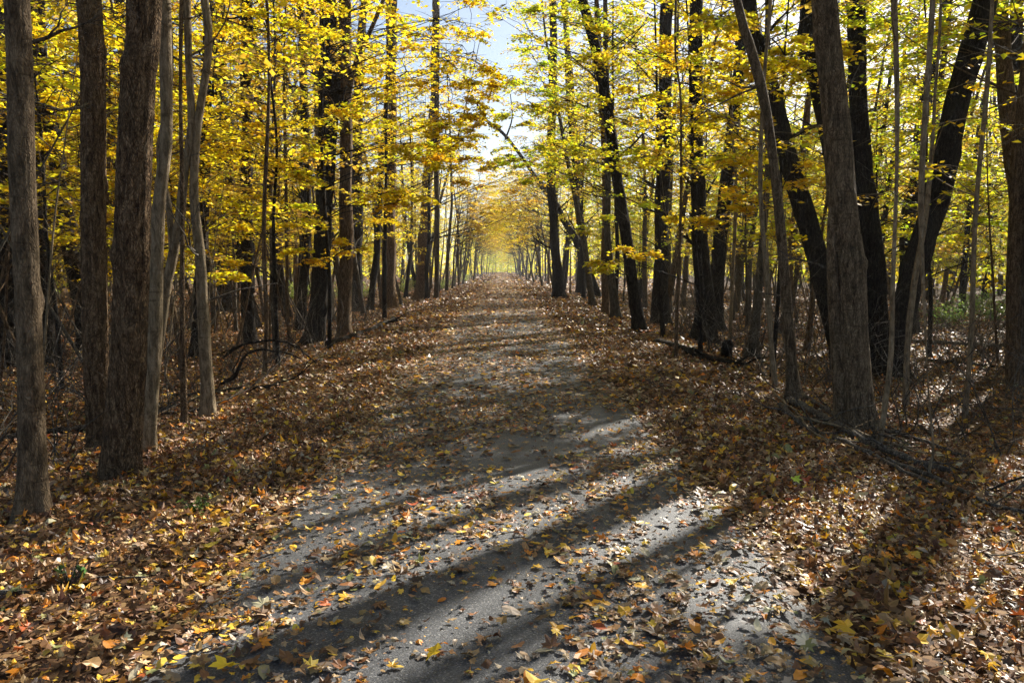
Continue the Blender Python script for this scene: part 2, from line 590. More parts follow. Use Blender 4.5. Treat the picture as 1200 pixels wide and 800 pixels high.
a.add(np.stack([PX, PY, PZ], -1), np.stack([idx[:-1, :-1], idx[:-1, 1:], idx[1:, 1:], idx[1:, :-1]], -1).reshape(-1, 4))
tag(a.build("path", M_ASPH), kind="structure")

# ---------------------------------------------------------------- fallen leaves
PAL = np.array([1.10, 1.06, 1.02]) * np.array([[.075, .036, .016], [.125, .058, .024], [.18, .082, .028], [.23, .118, .042], [.29, .175, .07], [.36, .26, .14],
                [.40, .34, .24], [.60, .34, .02], [.60, .22, .015], [.33, .08, .02], [.22, .22, .08], [.05, .028, .016], [.62, .42, .05]])
W_SHOULDER = np.array([.10, .15, .17, .17, .14, .08, .03, .05, .03, .01, .02, .07, .03])
W_PATH = np.array([.05, .10, .14, .16, .16, .12, .07, .07, .04, .01, .02, .03, .03])

def pick(n, w, r):
    c = PAL[r.choice(len(PAL), n, p=w / w.sum())]
    return c * r.uniform(0.75, 1.25, (n, 1)) * (1 + r.normal(0, 0.06, (n, 3)))

def path_cover(x, y):
    """how likely a leaf lies here on the asphalt"""
    c = 0.47 + 0.62 * _sin_noise(x, y * 0.7, 3.6, 31) + 0.28 * _sin_noise(x, y, 9.5, 32)
    c = c + 0.45 * np.clip((np.abs(x) - 0.95) / 0.5, 0, 1) + 0.10 * np.clip((y - 5.5) / 4, 0, 1)
    c = c - 0.32 * np.exp(-((x - 1.05) / 0.28) ** 2) * np.clip(1 - abs(y - 9) / 7, 0, 1)
    c = c + 0.18 * np.clip(-x, 0, 1) * np.clip((y - 4) / 2, 0, 1)
    return np.clip(c, 0.05, 1)

def litter(y0, y1, dens_bank, dens_path, shape_mix, size, curl, tilt, seed, xlim):
    r = np.random.default_rng(seed)
    area = (y1 - y0) * 2 * xlim
    n = int(area * max(dens_bank, dens_path))
    x = r.uniform(-xlim, xlim, n)
    y = r.uniform(y0, y1, n)
    vis = np.abs(x + y * 0.0) < (0.75 * y + 1.4)
    onp = (x > -1.42) & (x < 1.47)
    keep = np.where(onp, r.random(n) < path_cover(x, y) * dens_path / max(dens_bank, dens_path),
                    r.random(n) < (dens_bank / max(dens_bank, dens_path)) * (0.85 + 0.3 * _sin_noise(x, y, 2.5, 40)))
    keep &= vis | (r.random(n) < 0.25)
    x, y, onp = x[keep], y[keep], onp[keep]
    n = len(x)
    s = size * r.lognormal(0, 0.42, n)
    s = np.clip(s, size * 0.25, size * 2.0)
    z = hgt(x, y) + np.where(onp, 0.032 + r.random(n) ** 2 * 0.012, 0.012 + r.random(n) * 0.045)
    tl = np.where(onp, tilt * 0.45, tilt)
    nor = np.stack([r.normal(0, 1, n) * tl, r.normal(0, 1, n) * tl, np.ones(n)], 1)
    z = z + s * 0.22 * np.clip(np.hypot(nor[:, 0], nor[:, 1]), 0, 1)
    c = np.where(onp[:, None], pick(n, W_PATH, r), pick(n, W_SHOULDER, r))
    # brighter litter close by, where fresh maple leaves have come down
    fresh = (r.random(n) < 0.13) & (y < 6)
    c[fresh] = PAL[r.choice([7, 8, 12, 5, 4], fresh.sum())] * r.uniform(0.8, 1.2, (fresh.sum(), 1))
    acc = Acc()
    which = r.random(n)
    lo = 0
    pos = np.stack([x, y, z], 1)
    for sh, p in shape_mix:
        k = (which >= lo) & (which < lo + p)
        lo += p
        for flag, cu in ((onp, curl * 0.6), (~onp, curl)):
            kk = k & flag
            leaves(acc, sh, pos[kk], s[kk], nor[kk], c[kk], cu, r)
    return acc

def merge(accs):
    o = Acc()
    for q in accs:
        for v in q.v: o.v.append(v)
        for c in q.c: o.c.append(c)
        for f in q.f: o.f.append(f + o.n)
        o.n += q.n
    return o

acc = merge([
    litter(1.2, 8.5, 1100, 980, [(MAPLE, .26), (OVAL, .38), (TORN, .36)], 0.046, 1.05, 0.46, 1, 8.5),
    litter(8.5, 17, 520, 640, [(STAR, .4), (TORN, .2), (QUAD, .4)], 0.058, 0.7, 0.42, 2, 13),
    litter(17, 34, 200, 260, [(QUAD, 1.0)], 0.075, 0.4, 0.42, 3, 24),
    litter(1.2, 7, 300, 600, [(QUAD, .6), (OVAL, .4)], 0.015, 0.5, 0.3, 7, 5.5),
    litter(34, 75, 34, 75, [(QUAD, 1.0)], 0.12, 0.3, 0.4, 4, 30),
    litter(75, 240, 5, 9, [(QUAD, 1.0)], 0.22, 0.3, 0.4, 5, 26),
])
tag(acc.build("fallen_leaves", M_LITTER, smooth=False), "brown, tan and yellow fallen leaves covering the banks and scattered on the asphalt", "leaf litter", kind="stuff")

# ---------------------------------------------------------------- foliage
YEL = np.array([[.80, .62, .015], [.76, .55, .01], [.84, .70, .03], [.70, .46, .01], [.62, .60, .02]])
GRN = np.array([[.66, .66, .025], [.54, .60, .02], [.78, .68, .03], [.44, .54, .03], [.76, .60, .015]])
ORG = np.array([[.72, .50, .04], [.66, .40, .03], [.76, .58, .08], [.60, .44, .08], [.78, .6, .05]])
HUES = {'yellow': YEL, 'green': GRN, 'orange': ORG}

def spray(lacc, wacc, c, d, rad, nleaf, size, hue, r, shape, culling=False, origin=(0, 0, 0), twigs=5):
    """a flat fan of twigs with leaves, reaching from c in the direction d"""
    d = np.array(d, float)
    base = math.atan2(d[1], d[0])
    m = twigs
    ang = base + r.normal(0, 0.75, m)
    ln = rad * r.uniform(0.55, 1.1, m)
    t = np.linspace(0, 1, 4)
    rise = r.uniform(-0.12, 0.22, m)
    droop = r.uniform(0.1, 0.35, m)
    P = np.stack([c[0] + np.cos(ang)[:, None] * ln[:, None] * t, c[1] + np.sin(ang)[:, None] * ln[:, None] * t,
                  c[2] + ln[:, None] * (rise[:, None] * t - droop[:, None] * t * t)], -1)
    tubes(wacc, P, np.tile(np.linspace(0.006, 0.002, 4), (m, 1)), 3)
    k = r.integers(0, m, nleaf)
    u = r.uniform(0.08, 1.05, nleaf)
    side = r.normal(0, 0.11, nleaf) * (rad ** 0.5)
    x = c[0] + np.cos(ang[k]) * ln[k] * u - np.sin(ang[k]) * side
    y = c[1] + np.sin(ang[k]) * ln[k] * u + np.cos(ang[k]) * side
    z = c[2] + ln[k] * (rise[k] * u - droop[k] * u * u) - r.random(nleaf) * 0.07 - np.abs(side) * 0.25
    pos = np.stack([x, y, z], 1)
    hh = HUES[hue]
    cc = hh[r.integers(0, len(hh), nleaf)] * r.uniform(0.74, 1.15, (nleaf, 1)) * (1 + r.normal(0, 0.06, (1, 3)))
    brown = r.random(nleaf) < 0.04
    cc[brown] = np.array([.34, .20, .05]) * r.uniform(.6, 1.2, (brown.sum(), 1))
    nor = np.stack([r.normal(0, 0.42, nleaf), r.normal(0, 0.42, nleaf), np.ones(nleaf)], 1)
    if culling:
        kp = cull(pos + np.array(origin), r.random(nleaf))
        pos, cc, nor = pos[kp], cc[kp], nor[kp]
    leaves(lacc, shape, pos, size * r.uniform(0.65, 1.25, len(pos)), nor, cc, 0.25, r)

def crown(lacc, wacc, path, h0, h1, R0, R1, nspray, nleaf, size, hue, r, shape=QUAD, culling=False, origin=(0, 0, 0), side=None, srad=0.9, br=0.018):
    """limbs off the stem between heights h0 and h1, each ending in sprays"""
    hs = path[:, 2]
    B, RB = [], []
    for _ in range(nspray):
        u = r.random()
        h = h0 + (h1 - h0) * u
        i = int(np.argmin(np.abs(hs - h * 0.9)))
        p0 = path[i]
        az = r.uniform(0, 2 * math.pi) if side is None else side + r.normal(0, 0.8)
        rr = (R0 + (R1 - R0) * u) * math.sqrt(r.uniform(0.05, 1))
        d = np.array([math.cos(az), math.sin(az), 0])
        c = p0 + d * rr + np.array([0, 0, rr * r.uniform(0.25, 0.75)])
        if culling:
            w_ = c + np.array(origin)
            t_ = w_[2] / SUNV[2]
            gx_, gy_ = w_[0] - SUNV[0] * t_, w_[1] - SUNV[1] * t_
            if abs(gx_) < 14 and gy_ < 75 and float(lit_amount(gx_, gy_)) > 0.3 and r.random() < 0.95:
                continue
        mid = (p0 + c) / 2 + np.array([r.normal(0, .12) * rr, r.normal(0, .12) * rr, -0.08 * rr])
        tt = np.linspace(0, 1, 6)[:, None]
        B.append((1 - tt) ** 2 * p0 + 2 * tt * (1 - tt) * mid + tt ** 2 * c)
        RB.append(np.linspace(br * (0.4 + rr * 0.25), 0.004, 6))
        spray(lacc, wacc, c, d, srad * r.uniform(0.7, 1.25), nleaf, size, hue if r.random() > 0.12 else 'orange', r, shape, culling, origin)
    if B:
        tubes(wacc, np.array(B), np.array(RB), 4)

# ---------------------------------------------------------------- trees that can be told apart
def extend(pts, rad, total, r):
    """carry the stem on above the picture's top edge to its real height"""
    pts, rad = list(pts), list(rad)
    d = nrm(pts[-1] - pts[-2])
    r0 = rad[-1]
    h0 = pts[-1][2]
    n = 5
    for i in range(n):
        d = nrm(d * 0.8 + np.array([r.normal(0, .06), r.normal(0, .06), 0.35]))
        pts.append(pts[-1] + d * max(0.4, (total - h0) / n))
        rad.append(max(0.02, r0 * (1 - 0.8 * (i + 1) / n)))
    return pts, rad

def hand_tree(kind, label, cat, px, bk, total=15, base=None, crown_args=None, limbs=0, dead=0, group=None, forks=(), seed=0, depth=None, extend_it=True, segs=18, flare=None):
    """px: (x, y, width) in the photograph from the foot upwards, all at the foot's distance"""
    r = np.random.default_rng(1000 + seed)
    g = ground_at(px[0][0], px[0][1]) if depth is None else at_depth(px[0][0], px[0][1], depth)
    Y0 = g[1]
    g[2] = hgt(g[0], g[1])
    lean = r.uniform(-0.03, 0.03)
    pts, rad = [np.array([g[0], g[1], g[2] - 0.3])], [px[0][2] / 2 / FPX * Y0]
    for i, (a, b, w) in enumerate(px):
        p = at_depth(a, b, Y0)
        if i == 0:
            p = np.array(g)
        p[1] += lean * (p[2] - g[2])
        pts.append(p)
        rad.append(w / 2 / FPX * Y0)
    if extend_it:
        pts, rad = extend(pts, rad, total, r)
    o = root(kind, tuple(g), label, cat, group)
    G0 = np.array(g)
    w = Acc()
    P, RR = trunk_tube(w, np.array(pts) - G0, rad, n=56 if (Y0 < 10 and px[0][2] > 20) else segs, step=0.045 if (Y0 < 10 and px[0][2] > 20) else 0.2, seed=seed, flare=flare if flare is not None else (0.6 if rad[0] > 0.05 else 0.25), ridge=0.07 if bk in ('dark', 'brown') else 0.028, knots=9)
    for fk in forks:
        fp, fr = [], []
        for (a, b, ww) in fk:
            p = at_depth(a, b, Y0)
            p[1] += lean * (p[2] - g[2])
            fp.append(p)
            fr.append(ww / 2 / FPX * Y0)
        fp, fr = extend(fp, fr, total * 0.85, r) if fk[-1][1] <= 0 else (fp, fr)
        trunk_tube(w, np.array(fp) - G0, fr, n=12, step=0.15, seed=seed + 5, flare=0, ridge=0.03, knots=2)
    for _ in range(limbs):
        i = int(np.argmin(np.abs(P[:, 2] - r.uniform(2.2, 7))))
        az = r.uniform(0, 6.28)
        grow(w, P[i], [math.cos(az), math.sin(az), r.uniform(0.2, 0.9)], r.uniform(0.8, 2.2), RR[i] * 0.28, 2, r)
    if crown_args:
        la = Acc()
        crown(la, w, P, r=r, culling=True, origin=G0, **crown_args)
        if la.n:
            la.build("crown", M_LEAF, o, smooth=False)
    w.build("trunk", BARK[bk], o)
    if dead:
        for _ in range(dead):
            q = Acc()
            i = int(np.argmin(np.abs(P[:, 2] - r.uniform(1.0, 4.5))))
            az = r.uniform(0, 6.28)
            grow(q, P[i], [math.cos(az), math.sin(az), r.uniform(-0.1, 0.5)], r.uniform(0.5, 1.5), min(0.02, RR[i] * 0.25), 2, r, up=0.05, kink=0.35)
            q.build("dead_branch", BARK['wood'], o)
    return o

def C(h0, h1, R0, R1, ns, nl, size=0.12, hue='yellow', **k):
    return dict(h0=h0, h1=h1, R0=R0, R1=R1, nspray=ns, nleaf=nl, size=size, hue=hue, **k)

HIGH = C(8, 15, 2.6, 2.2, 42, 50, 0.13)
HIGHG = C(8, 16, 2.8, 2.2, 42, 50, 0.13, 'green')

# ---- left of the trail
hand_tree('maple_tree', 'smooth pale trunk with small scars, nearest tree at the left edge', 'tree',
          [(38, 608, 32), (36, 540, 30), (32, 400, 28), (25, 200, 26), (18, 0, 25)], 'pale', 14, crown_args=C(6, 14, 2.2, 2, 45, 50, 0.12), dead=3, seed=1)
hand_tree('forest_tree', 'dark straight trunk close beside the big furrowed trunk on the left bank', 'tree',
          [(116, 528, 25), (114, 450, 25), (113, 350, 26), (110, 200, 26), (106, 0, 25)], 'brown', 16, crown_args=HIGH, dead=1, seed=2, flare=.2)
hand_tree('forest_tree', 'thickest furrowed trunk of the left bank, leaning right over the leaf litter', 'tree',
          [(140, 560, 40), (146, 480, 39), (153, 400, 38), (160, 250, 37), (168, 100, 36), (174, 0, 35)], 'brown', 17, crown_args=HIGH, seed=3, segs=26, flare=.3)
hand_tree('young_tree', 'pale wavy trunk growing against the right side of the big furrowed one', 'tree',
          [(172, 532, 17), (178, 460, 17), (184, 380, 16), (187, 280, 15), (192, 225, 14), (200, 170, 13), (201, 90, 13), (200, 0, 13)], 'tan', 11, crown_args=C(5, 11, 1.6, 1.4, 25, 45, 0.11), seed=4)
hand_tree('young_tree', 'thin pale stem with a bend at mid height, leaning right beside the pale wavy trunk', 'tree',
          [(174, 502, 10), (184, 420, 11), (198, 330, 11), (212, 270, 11), (220, 200, 10), (228, 150, 9), (225, 70, 8), (224, 0, 8)], 'tan', 9, crown_args=C(4, 9, 1.4, 1.2, 16, 40, 0.11), seed=5, dead=2,
          forks=[[(204, 300, 7), (200, 240, 7), (190, 180, 6), (205, 100, 5), (203, 0, 4)]])
hand_tree('young_tree', 'straight pale slender trunk with swollen foot, alone among twigs left of the path', 'tree',
          [(243, 490, 17), (243, 450, 15), (240, 380, 14), (236, 300, 12), (228, 230, 10), (232, 150, 9), (246, 60, 8), (242, 0, 8)], 'tan', 10, crown_args=C(4.5, 10, 1.6, 1.3, 20, 40, 0.11), seed=6, dead=4)
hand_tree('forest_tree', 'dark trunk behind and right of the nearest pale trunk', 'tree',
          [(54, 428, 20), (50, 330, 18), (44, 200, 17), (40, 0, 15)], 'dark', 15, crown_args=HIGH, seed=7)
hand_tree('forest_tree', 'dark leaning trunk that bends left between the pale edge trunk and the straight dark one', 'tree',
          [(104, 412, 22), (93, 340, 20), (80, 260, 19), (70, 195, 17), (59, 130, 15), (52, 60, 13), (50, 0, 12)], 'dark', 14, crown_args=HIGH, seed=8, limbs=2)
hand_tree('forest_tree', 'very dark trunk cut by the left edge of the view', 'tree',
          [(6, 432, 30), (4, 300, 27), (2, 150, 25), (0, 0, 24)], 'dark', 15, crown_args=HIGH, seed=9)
hand_tree('forest_tree', 'slim dark trunk right of the lone pale slender one, twigs at its foot', 'tree',
          [(292, 402, 15), (291, 330, 14), (290, 250, 14), (292, 150, 13), (292, 0, 12)], 'dark', 15, crown_args=C(5, 14, 2.2, 2, 60, 60, 0.12), seed=10, limbs=3, dead=3)
hand_tree('forest_tree', 'dark trunk far back between the two slim trunks left of the path', 'tree',
          [(264, 366, 17), (263, 300, 14), (262, 200, 13), (259, 0, 11)], 'dark', 15, crown_args=C(3.5, 13, 2.6, 2.2, 80, 60, 0.12), seed=11)
hand_tree('forest_tree', 'black crooked trunk left of the path, forking where it meets the foliage', 'tree',
          [(367, 405, 24), (371, 370, 20), (378, 300, 20), (381, 230, 19), (383, 170, 20), (387, 100, 22), (385, 0, 18)], 'dark', 16, crown_args=C(7, 15, 2.6, 2.2, 60, 60, 0.13), seed=12, limbs=2, dead=2)
hand_tree('forest_tree', 'grey trunk just behind the black crooked trunk', 'tree',
          [(384, 376, 15), (380, 300, 14), (375, 200, 13), (373, 110, 12), (366, 60, 11), (361, 0, 10)], 'grey', 15, crown_args=C(5, 14, 2.6, 2.2, 60, 60, 0.13), seed=13)
hand_tree('forest_tree', 'smooth grey brown trunk right of the black crooked one, branch rising right', 'tree',
          [(404, 395, 18), (405, 330, 15), (406, 250, 14), (405, 120, 14), (404, 0, 13)], 'brown', 15, crown_args=C(6, 15, 2.6, 2.2, 60, 60, 0.13), seed=14,
          forks=[[(406, 130, 8), (415, 80, 6), (432, 42, 5), (450, 0, 4)]])
hand_tree('forest_tree', 'dark trunk half hidden behind the smooth grey brown one', 'tree',
          [(418, 366, 13), (419, 250, 12), (420, 120, 11), (427, 0, 8)], 'dark', 15, crown_args=C(5, 14, 2.4, 2.2, 60, 60, 0.13), seed=15)
hand_tree('forest_tree', 'brown trunk standing between the dark pair and the tan sunlit one', 'tree',
          [(455, 362, 18), (456, 300, 15), (458, 200, 13), (459, 100, 12), (460, 0, 10)], 'brown', 16, crown_args=C(7, 15, 2.6, 2.2, 60, 60, 0.13), seed=16, limbs=3)
hand_tree('forest_tree', 'slender dark stem leaning right at the foot of the left foliage', 'tree',
          [(433, 364, 8), (440, 310, 8), (444, 230, 7), (452, 120, 6), (462, 0, 4)], 'dark', 11, crown_args=C(5, 11, 2.0, 1.6, 40, 60, 0.12), seed=17)
hand_tree('forest_tree', 'tan sunlit trunk at the left rim of the trail, tilted right', 'tree',
          [(492, 352, 15), (495, 310, 12), (499, 240, 12), (505, 170, 11), (509, 110, 10), (511, 0, 8)], 'brown', 16, crown_args=C(8, 16, 2.0, 2.0, 40, 60, 0.13), seed=18)
hand_tree('forest_tree', 'narrow grey trunk directly right of the tan sunlit one', 'tree',
          [(511, 350, 6), (512, 300, 6), (512, 200, 6), (513, 60, 5)], 'grey', 14, crown_args=C(8, 14, 2.0, 1.6, 20, 50, 0.13), seed=19)

# ---- right of the trail
hand_tree('forest_tree', 'straight dark trunk at the right rim of the trail, first before the leaning arch', 'tree',
          [(656, 349, 15), (652, 310, 11), (648, 250, 10), (646, 180, 10), (648, 100, 9), (648, 0, 8)], 'dark', 17, crown_args=C(9, 17, 2.0, 2.0, 40, 60, 0.13), seed=21, limbs=3)
hand_tree('arching_tree', 'dark stem arching left over the trail from the right side', 'tree',
          [(700, 348, 10), (690, 318, 9), (675, 282, 9), (660, 256, 8), (646, 234, 8), (630, 212, 5), (612, 186, 4), (592, 160, 3.5), (574, 145, 3), (558, 138, 3), (535, 133, 1.5)], 'dark', 9,
          crown_args=None, seed=22, extend_it=False, limbs=7, forks=[[(574, 148, 2.5), (560, 125, 2), (548, 104, 1)], [(592, 165, 2), (600, 140, 1.5), (598, 112, 1)]])
hand_tree('forest_tree', 'slim dark trunk curving left high above the trail rim', 'tree',
          [(683, 345, 10), (681, 280, 9), (677, 210, 9), (672, 140, 8), (665, 60, 7), (660, 0, 6)], 'dark', 16, crown_args=C(8, 16, 2.2, 2.0, 50, 60, 0.13), seed=23)
hand_tree('forest_tree', 'dark trunk leaning left over the path bank, foot beside the fallen branches', 'tree',
          [(749, 388, 15), (743, 340, 13), (737, 300, 13), (724, 220, 13), (714, 140, 12), (700, 70, 11), (682, 0, 11)], 'dark', 15, crown_args=C(6.5, 15, 2.4, 2.0, 60, 60, 0.13, 'green'), seed=24, limbs=2, dead=2)
hand_tree('forest_tree', 'grey brown twin stem, left one of the pair by the leaning trunk', 'tree',
          [(711, 368, 10), (708, 320, 8), (710, 250, 7), (706, 120, 6), (700, 0, 5)], 'brown', 13, crown_args=C(4, 13, 2.0, 2.0, 50, 60, 0.12, 'green'), seed=25)
hand_tree('forest_tree', 'grey brown twin stem, right one of the pair by the leaning trunk', 'tree',
          [(722, 374, 11), (717, 330, 9), (711, 270, 8), (712, 200, 7), (708, 0, 5)], 'grey', 13, crown_args=C(4, 13, 2.0, 2.0, 50, 60, 0.12, 'yellow'), seed=26)
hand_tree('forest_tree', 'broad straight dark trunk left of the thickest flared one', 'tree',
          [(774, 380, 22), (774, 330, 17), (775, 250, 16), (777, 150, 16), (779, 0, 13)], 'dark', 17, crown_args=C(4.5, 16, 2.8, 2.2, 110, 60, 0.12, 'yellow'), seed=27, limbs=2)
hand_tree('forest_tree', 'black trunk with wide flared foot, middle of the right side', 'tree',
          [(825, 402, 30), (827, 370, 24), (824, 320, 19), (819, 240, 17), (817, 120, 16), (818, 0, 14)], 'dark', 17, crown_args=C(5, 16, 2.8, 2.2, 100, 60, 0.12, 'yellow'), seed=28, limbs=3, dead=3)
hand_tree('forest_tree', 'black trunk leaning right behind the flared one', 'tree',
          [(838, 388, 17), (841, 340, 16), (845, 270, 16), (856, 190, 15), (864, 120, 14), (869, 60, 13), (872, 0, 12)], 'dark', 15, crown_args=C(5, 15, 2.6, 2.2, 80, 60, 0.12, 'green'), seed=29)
hand_tree('young_tree', 'slim leaning grey stem between the flared black trunk and the pale pole', 'tree',
          [(880, 421, 15), (886, 370, 10), (893, 280, 8), (899, 180, 7), (897, 60, 6)], 'grey', 11, crown_args=C(4, 11, 2.0, 1.6, 50, 55, 0.11, 'yellow'), seed=30, dead=3)
hand_tree('young_tree', 'slender pale grey pole with spreading roots, left of the thick scarred trunk', 'tree',
          [(930, 472, 18), (927, 430, 13), (925, 390, 12), (919, 300, 11), (912, 230, 11), (903, 160, 11), (893, 100, 12), (880, 50, 11), (866, 0, 10)], 'umber', 12, crown_args=C(6, 12, 2.0, 1.8, 30, 50, 0.11, 'yellow'), seed=31, dead=3)
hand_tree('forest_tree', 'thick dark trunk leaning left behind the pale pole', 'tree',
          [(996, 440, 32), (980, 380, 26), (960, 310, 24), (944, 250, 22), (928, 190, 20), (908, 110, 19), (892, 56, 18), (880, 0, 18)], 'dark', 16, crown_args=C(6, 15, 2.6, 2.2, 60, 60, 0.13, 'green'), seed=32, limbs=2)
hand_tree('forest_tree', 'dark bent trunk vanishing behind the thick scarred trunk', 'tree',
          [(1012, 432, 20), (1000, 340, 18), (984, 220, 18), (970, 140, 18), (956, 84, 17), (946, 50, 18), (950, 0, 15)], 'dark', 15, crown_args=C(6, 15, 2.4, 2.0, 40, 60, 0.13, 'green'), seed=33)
hand_tree('maple_tree', 'thick scarred grey brown trunk, nearest tree on the right bank', 'tree',
          [(1008, 506, 40), (1005, 470, 36), (1000, 400, 34), (998, 320, 32), (990, 240, 30), (986, 150, 29), (979, 70, 28), (973, 0, 27)], 'umber', 17, flare=.35, crown_args=C(7, 16, 2.6, 2.2, 60, 60, 0.13, 'yellow'), seed=34, segs=26, dead=2,
          forks=[[(988, 505, 22), (986, 460, 17), (983, 400, 15), (979, 340, 13), (977, 270, 10), (981, 210, 6)]])
hand_tree('forest_tree', 'dark trunk directly behind the thick scarred one, showing on its right', 'tree',
          [(1036, 432, 30), (1028, 360, 24), (1018, 270, 22), (1010, 190, 20), (1004, 110, 20), (1000, 0, 19)], 'dark', 16, crown_args=C(6, 15, 2.6, 2.2, 60, 60, 0.13, 'green'), seed=35)
hand_tree('forest_tree', 'thick black trunk leaning right, most slanted of the right side', 'tree',
          [(1044, 442, 33), (1052, 400, 28), (1066, 340, 27), (1079, 290, 27), (1097, 220, 27), (1116, 140, 27), (1134, 70, 27), (1151, 0, 26)], 'dark', 15, crown_args=C(6, 14, 2.6, 2.2, 60, 60, 0.13, 'green'), seed=36)
hand_tree('forest_tree', 'knobbly dark trunk further back between the two thick dark ones', 'tree',
          [(1066, 392, 18), (1064, 330, 16), (1064, 250, 16), (1074, 200, 14), (1080, 140, 14), (1090, 80, 12), (1104, 20, 10), (1108, 0, 10)], 'dark', 14, crown_args=C(4, 14, 2.8, 2.2, 100, 60, 0.12, 'green'), seed=37)
hand_tree('forest_tree', 'dark trunk bowed left at the right edge of the view', 'tree',
          [(1207, 424, 28), (1204, 360, 24), (1198, 280, 22), (1188, 200, 20), (1180, 130, 17), (1172, 60, 16), (1166, 0, 16)], 'brown', 14, crown_args=C(5, 14, 2.6, 2.2, 60, 60, 0.13, 'green'), seed=38)
hand_tree('forest_tree', 'dark trunk cut by the right edge behind the bowed one', 'tree',
          [(1200, 400, 16), (1198, 300, 16), (1196, 150, 14), (1197, 0, 13)], 'dark', 15, crown_args=C(4, 14, 2.8, 2.2, 90, 60, 0.13, 'green'), seed=39)
SAP = [('thin pale sapling rising in front of the slanted black trunk', [(1061, 478, 8), (1064, 411, 7), (1074, 333, 7), (1089, 250, 6), (1098, 160, 4)]),
       ('pale sapling right beside the thick scarred trunk', [(1030, 530, 7), (1038, 470, 7), (1045, 410, 6), (1047, 330, 5), (1052, 200, 4)]),
       ('tall bare sapling between the slanted black trunk and the right edge', [(1131, 492, 6), (1138, 396, 6), (1145, 250, 5), (1158, 110, 5), (1166, 0, 4)]),
       ('forked little sapling on the litter below the slanted trunk', [(1084, 565, 4), (1094, 532, 3), (1091, 480, 2), (1088, 420, 1.5)]),
       ('thin crooked sapling left of the slender pale pole', [(909, 455, 7), (903, 400, 6), (897, 320, 6), (890, 220, 5), (893, 100, 4)]),
       ('bare sapling left of the flared black trunk', [(792, 420, 4), (795, 340, 4), (799, 240, 3), (800, 120, 3)]),
       ('pale sapling in front of the flared black trunk', [(855, 410, 5), (858, 330, 4), (862, 230, 4), (856, 120, 3)]),
       ('dark upright sapling between the lone slender trunk and the pale stems', [(216, 500, 8), (214, 440, 7), (212, 340, 6), (211, 240, 5), (207, 100, 4)]),
       ('dark sapling with twiggy foot right of the lone slender trunk', [(310, 440, 5), (312, 380, 5), (308, 280, 5), (312, 150, 4)]),
       ('slender sapling before the black crooked trunk', [(340, 410, 5), (336, 350, 4), (334, 240, 4), (330, 90, 3)])]
for i, (lb, p) in enumerate(SAP):
    hand_tree('sapling', lb, 'sapling', p, 'tan' if lb.split()[0] in ('pale', 'thin', 'tall', 'forked') else 'brown', 6.5, crown_args=C(3, 6.5, 1.0, 0.8, 10, 22, 0.10), dead=2, seed=60 + i, segs=8)

# understory maples whose flat sprays fill the view, each spray set where the photograph shows it
def cluster_tree(label, foot, depth, clusters, hue, seed, size=0.088, w=6, bk='dark', nl=135):
    r = np.random.default_rng(3000 + seed)
    g = at_depth(foot[0], foot[1], depth)
    g[2] = hgt(g[0], g[1])
    o = root('understory_maple', tuple(g), label, 'maple tree')
    wa, la = Acc(), Acc()
    top = max(at_depth(a, b, depth)[2] for a, b, *_ in clusters) + 0.5
    pts = [np.array([0, 0, -0.3]), np.zeros(3)]
    for i in range(1, 6):
        lx, ly = (r.normal(0, 0.05), r.normal(0, 0.05)) if i == 1 else (lx, ly)
        pts.append(np.array([lx * i + r.normal(0, 0.03), ly * i + r.normal(0, 0.03), (top - g[2]) * i / 5]))
    r0 = w / 2 / FPX * depth
    P, RR = trunk_tube(wa, np.array(pts), np.linspace(r0, r0 * 0.3, 7), n=10, step=0.25, seed=seed, flare=.3)
    for (a, b, rad, n) in clusters:
        cc = at_depth(a, b, depth) - g
        cc[1] += r.uniform(-1.2, 1.2)
        i = int(np.argmin(np.abs(P[:, 2] - (cc[2] - 0.35 * np.linalg.norm(cc[:2])))))
        tt = np.linspace(0, 1, 7)[:, None]
        mid = (P[i] + cc) / 2 + r.normal(0, 0.22, 3) * np.linalg.norm(cc - P[i]) * .5 + np.array([0, 0, .15])
        tubes(wa, ((1 - tt) ** 2 * P[i] + 2 * tt * (1 - tt) * mid + tt ** 2 * cc)[None], np.linspace(max(0.011, RR[i] * .4), 0.005, 7)[None], 5)
        for _ in range(n):
            az = r.uniform(0, 6.28)
            q = cc + np.array([math.cos(az), math.sin(az), 0]) * rad * r.uniform(0, .8) + np.array([0, 0, r.normal(0, rad * 0.28)])
            tubes(wa, np.stack([cc, (cc + q) / 2 + r.normal(0, .05, 3), q])[None], np.array([[0.008, 0.006, 0.004]]), 3)
            spray(la, wa, q, [math.cos(az), math.sin(az)], rad * r.uniform(.5, .9), nl, size, hue, r, SPADE, True, g, 5)
    wa.build("trunk", BARK[bk], o)
    la.build("crown", M_LEAF, o, smooth=False)
    return o

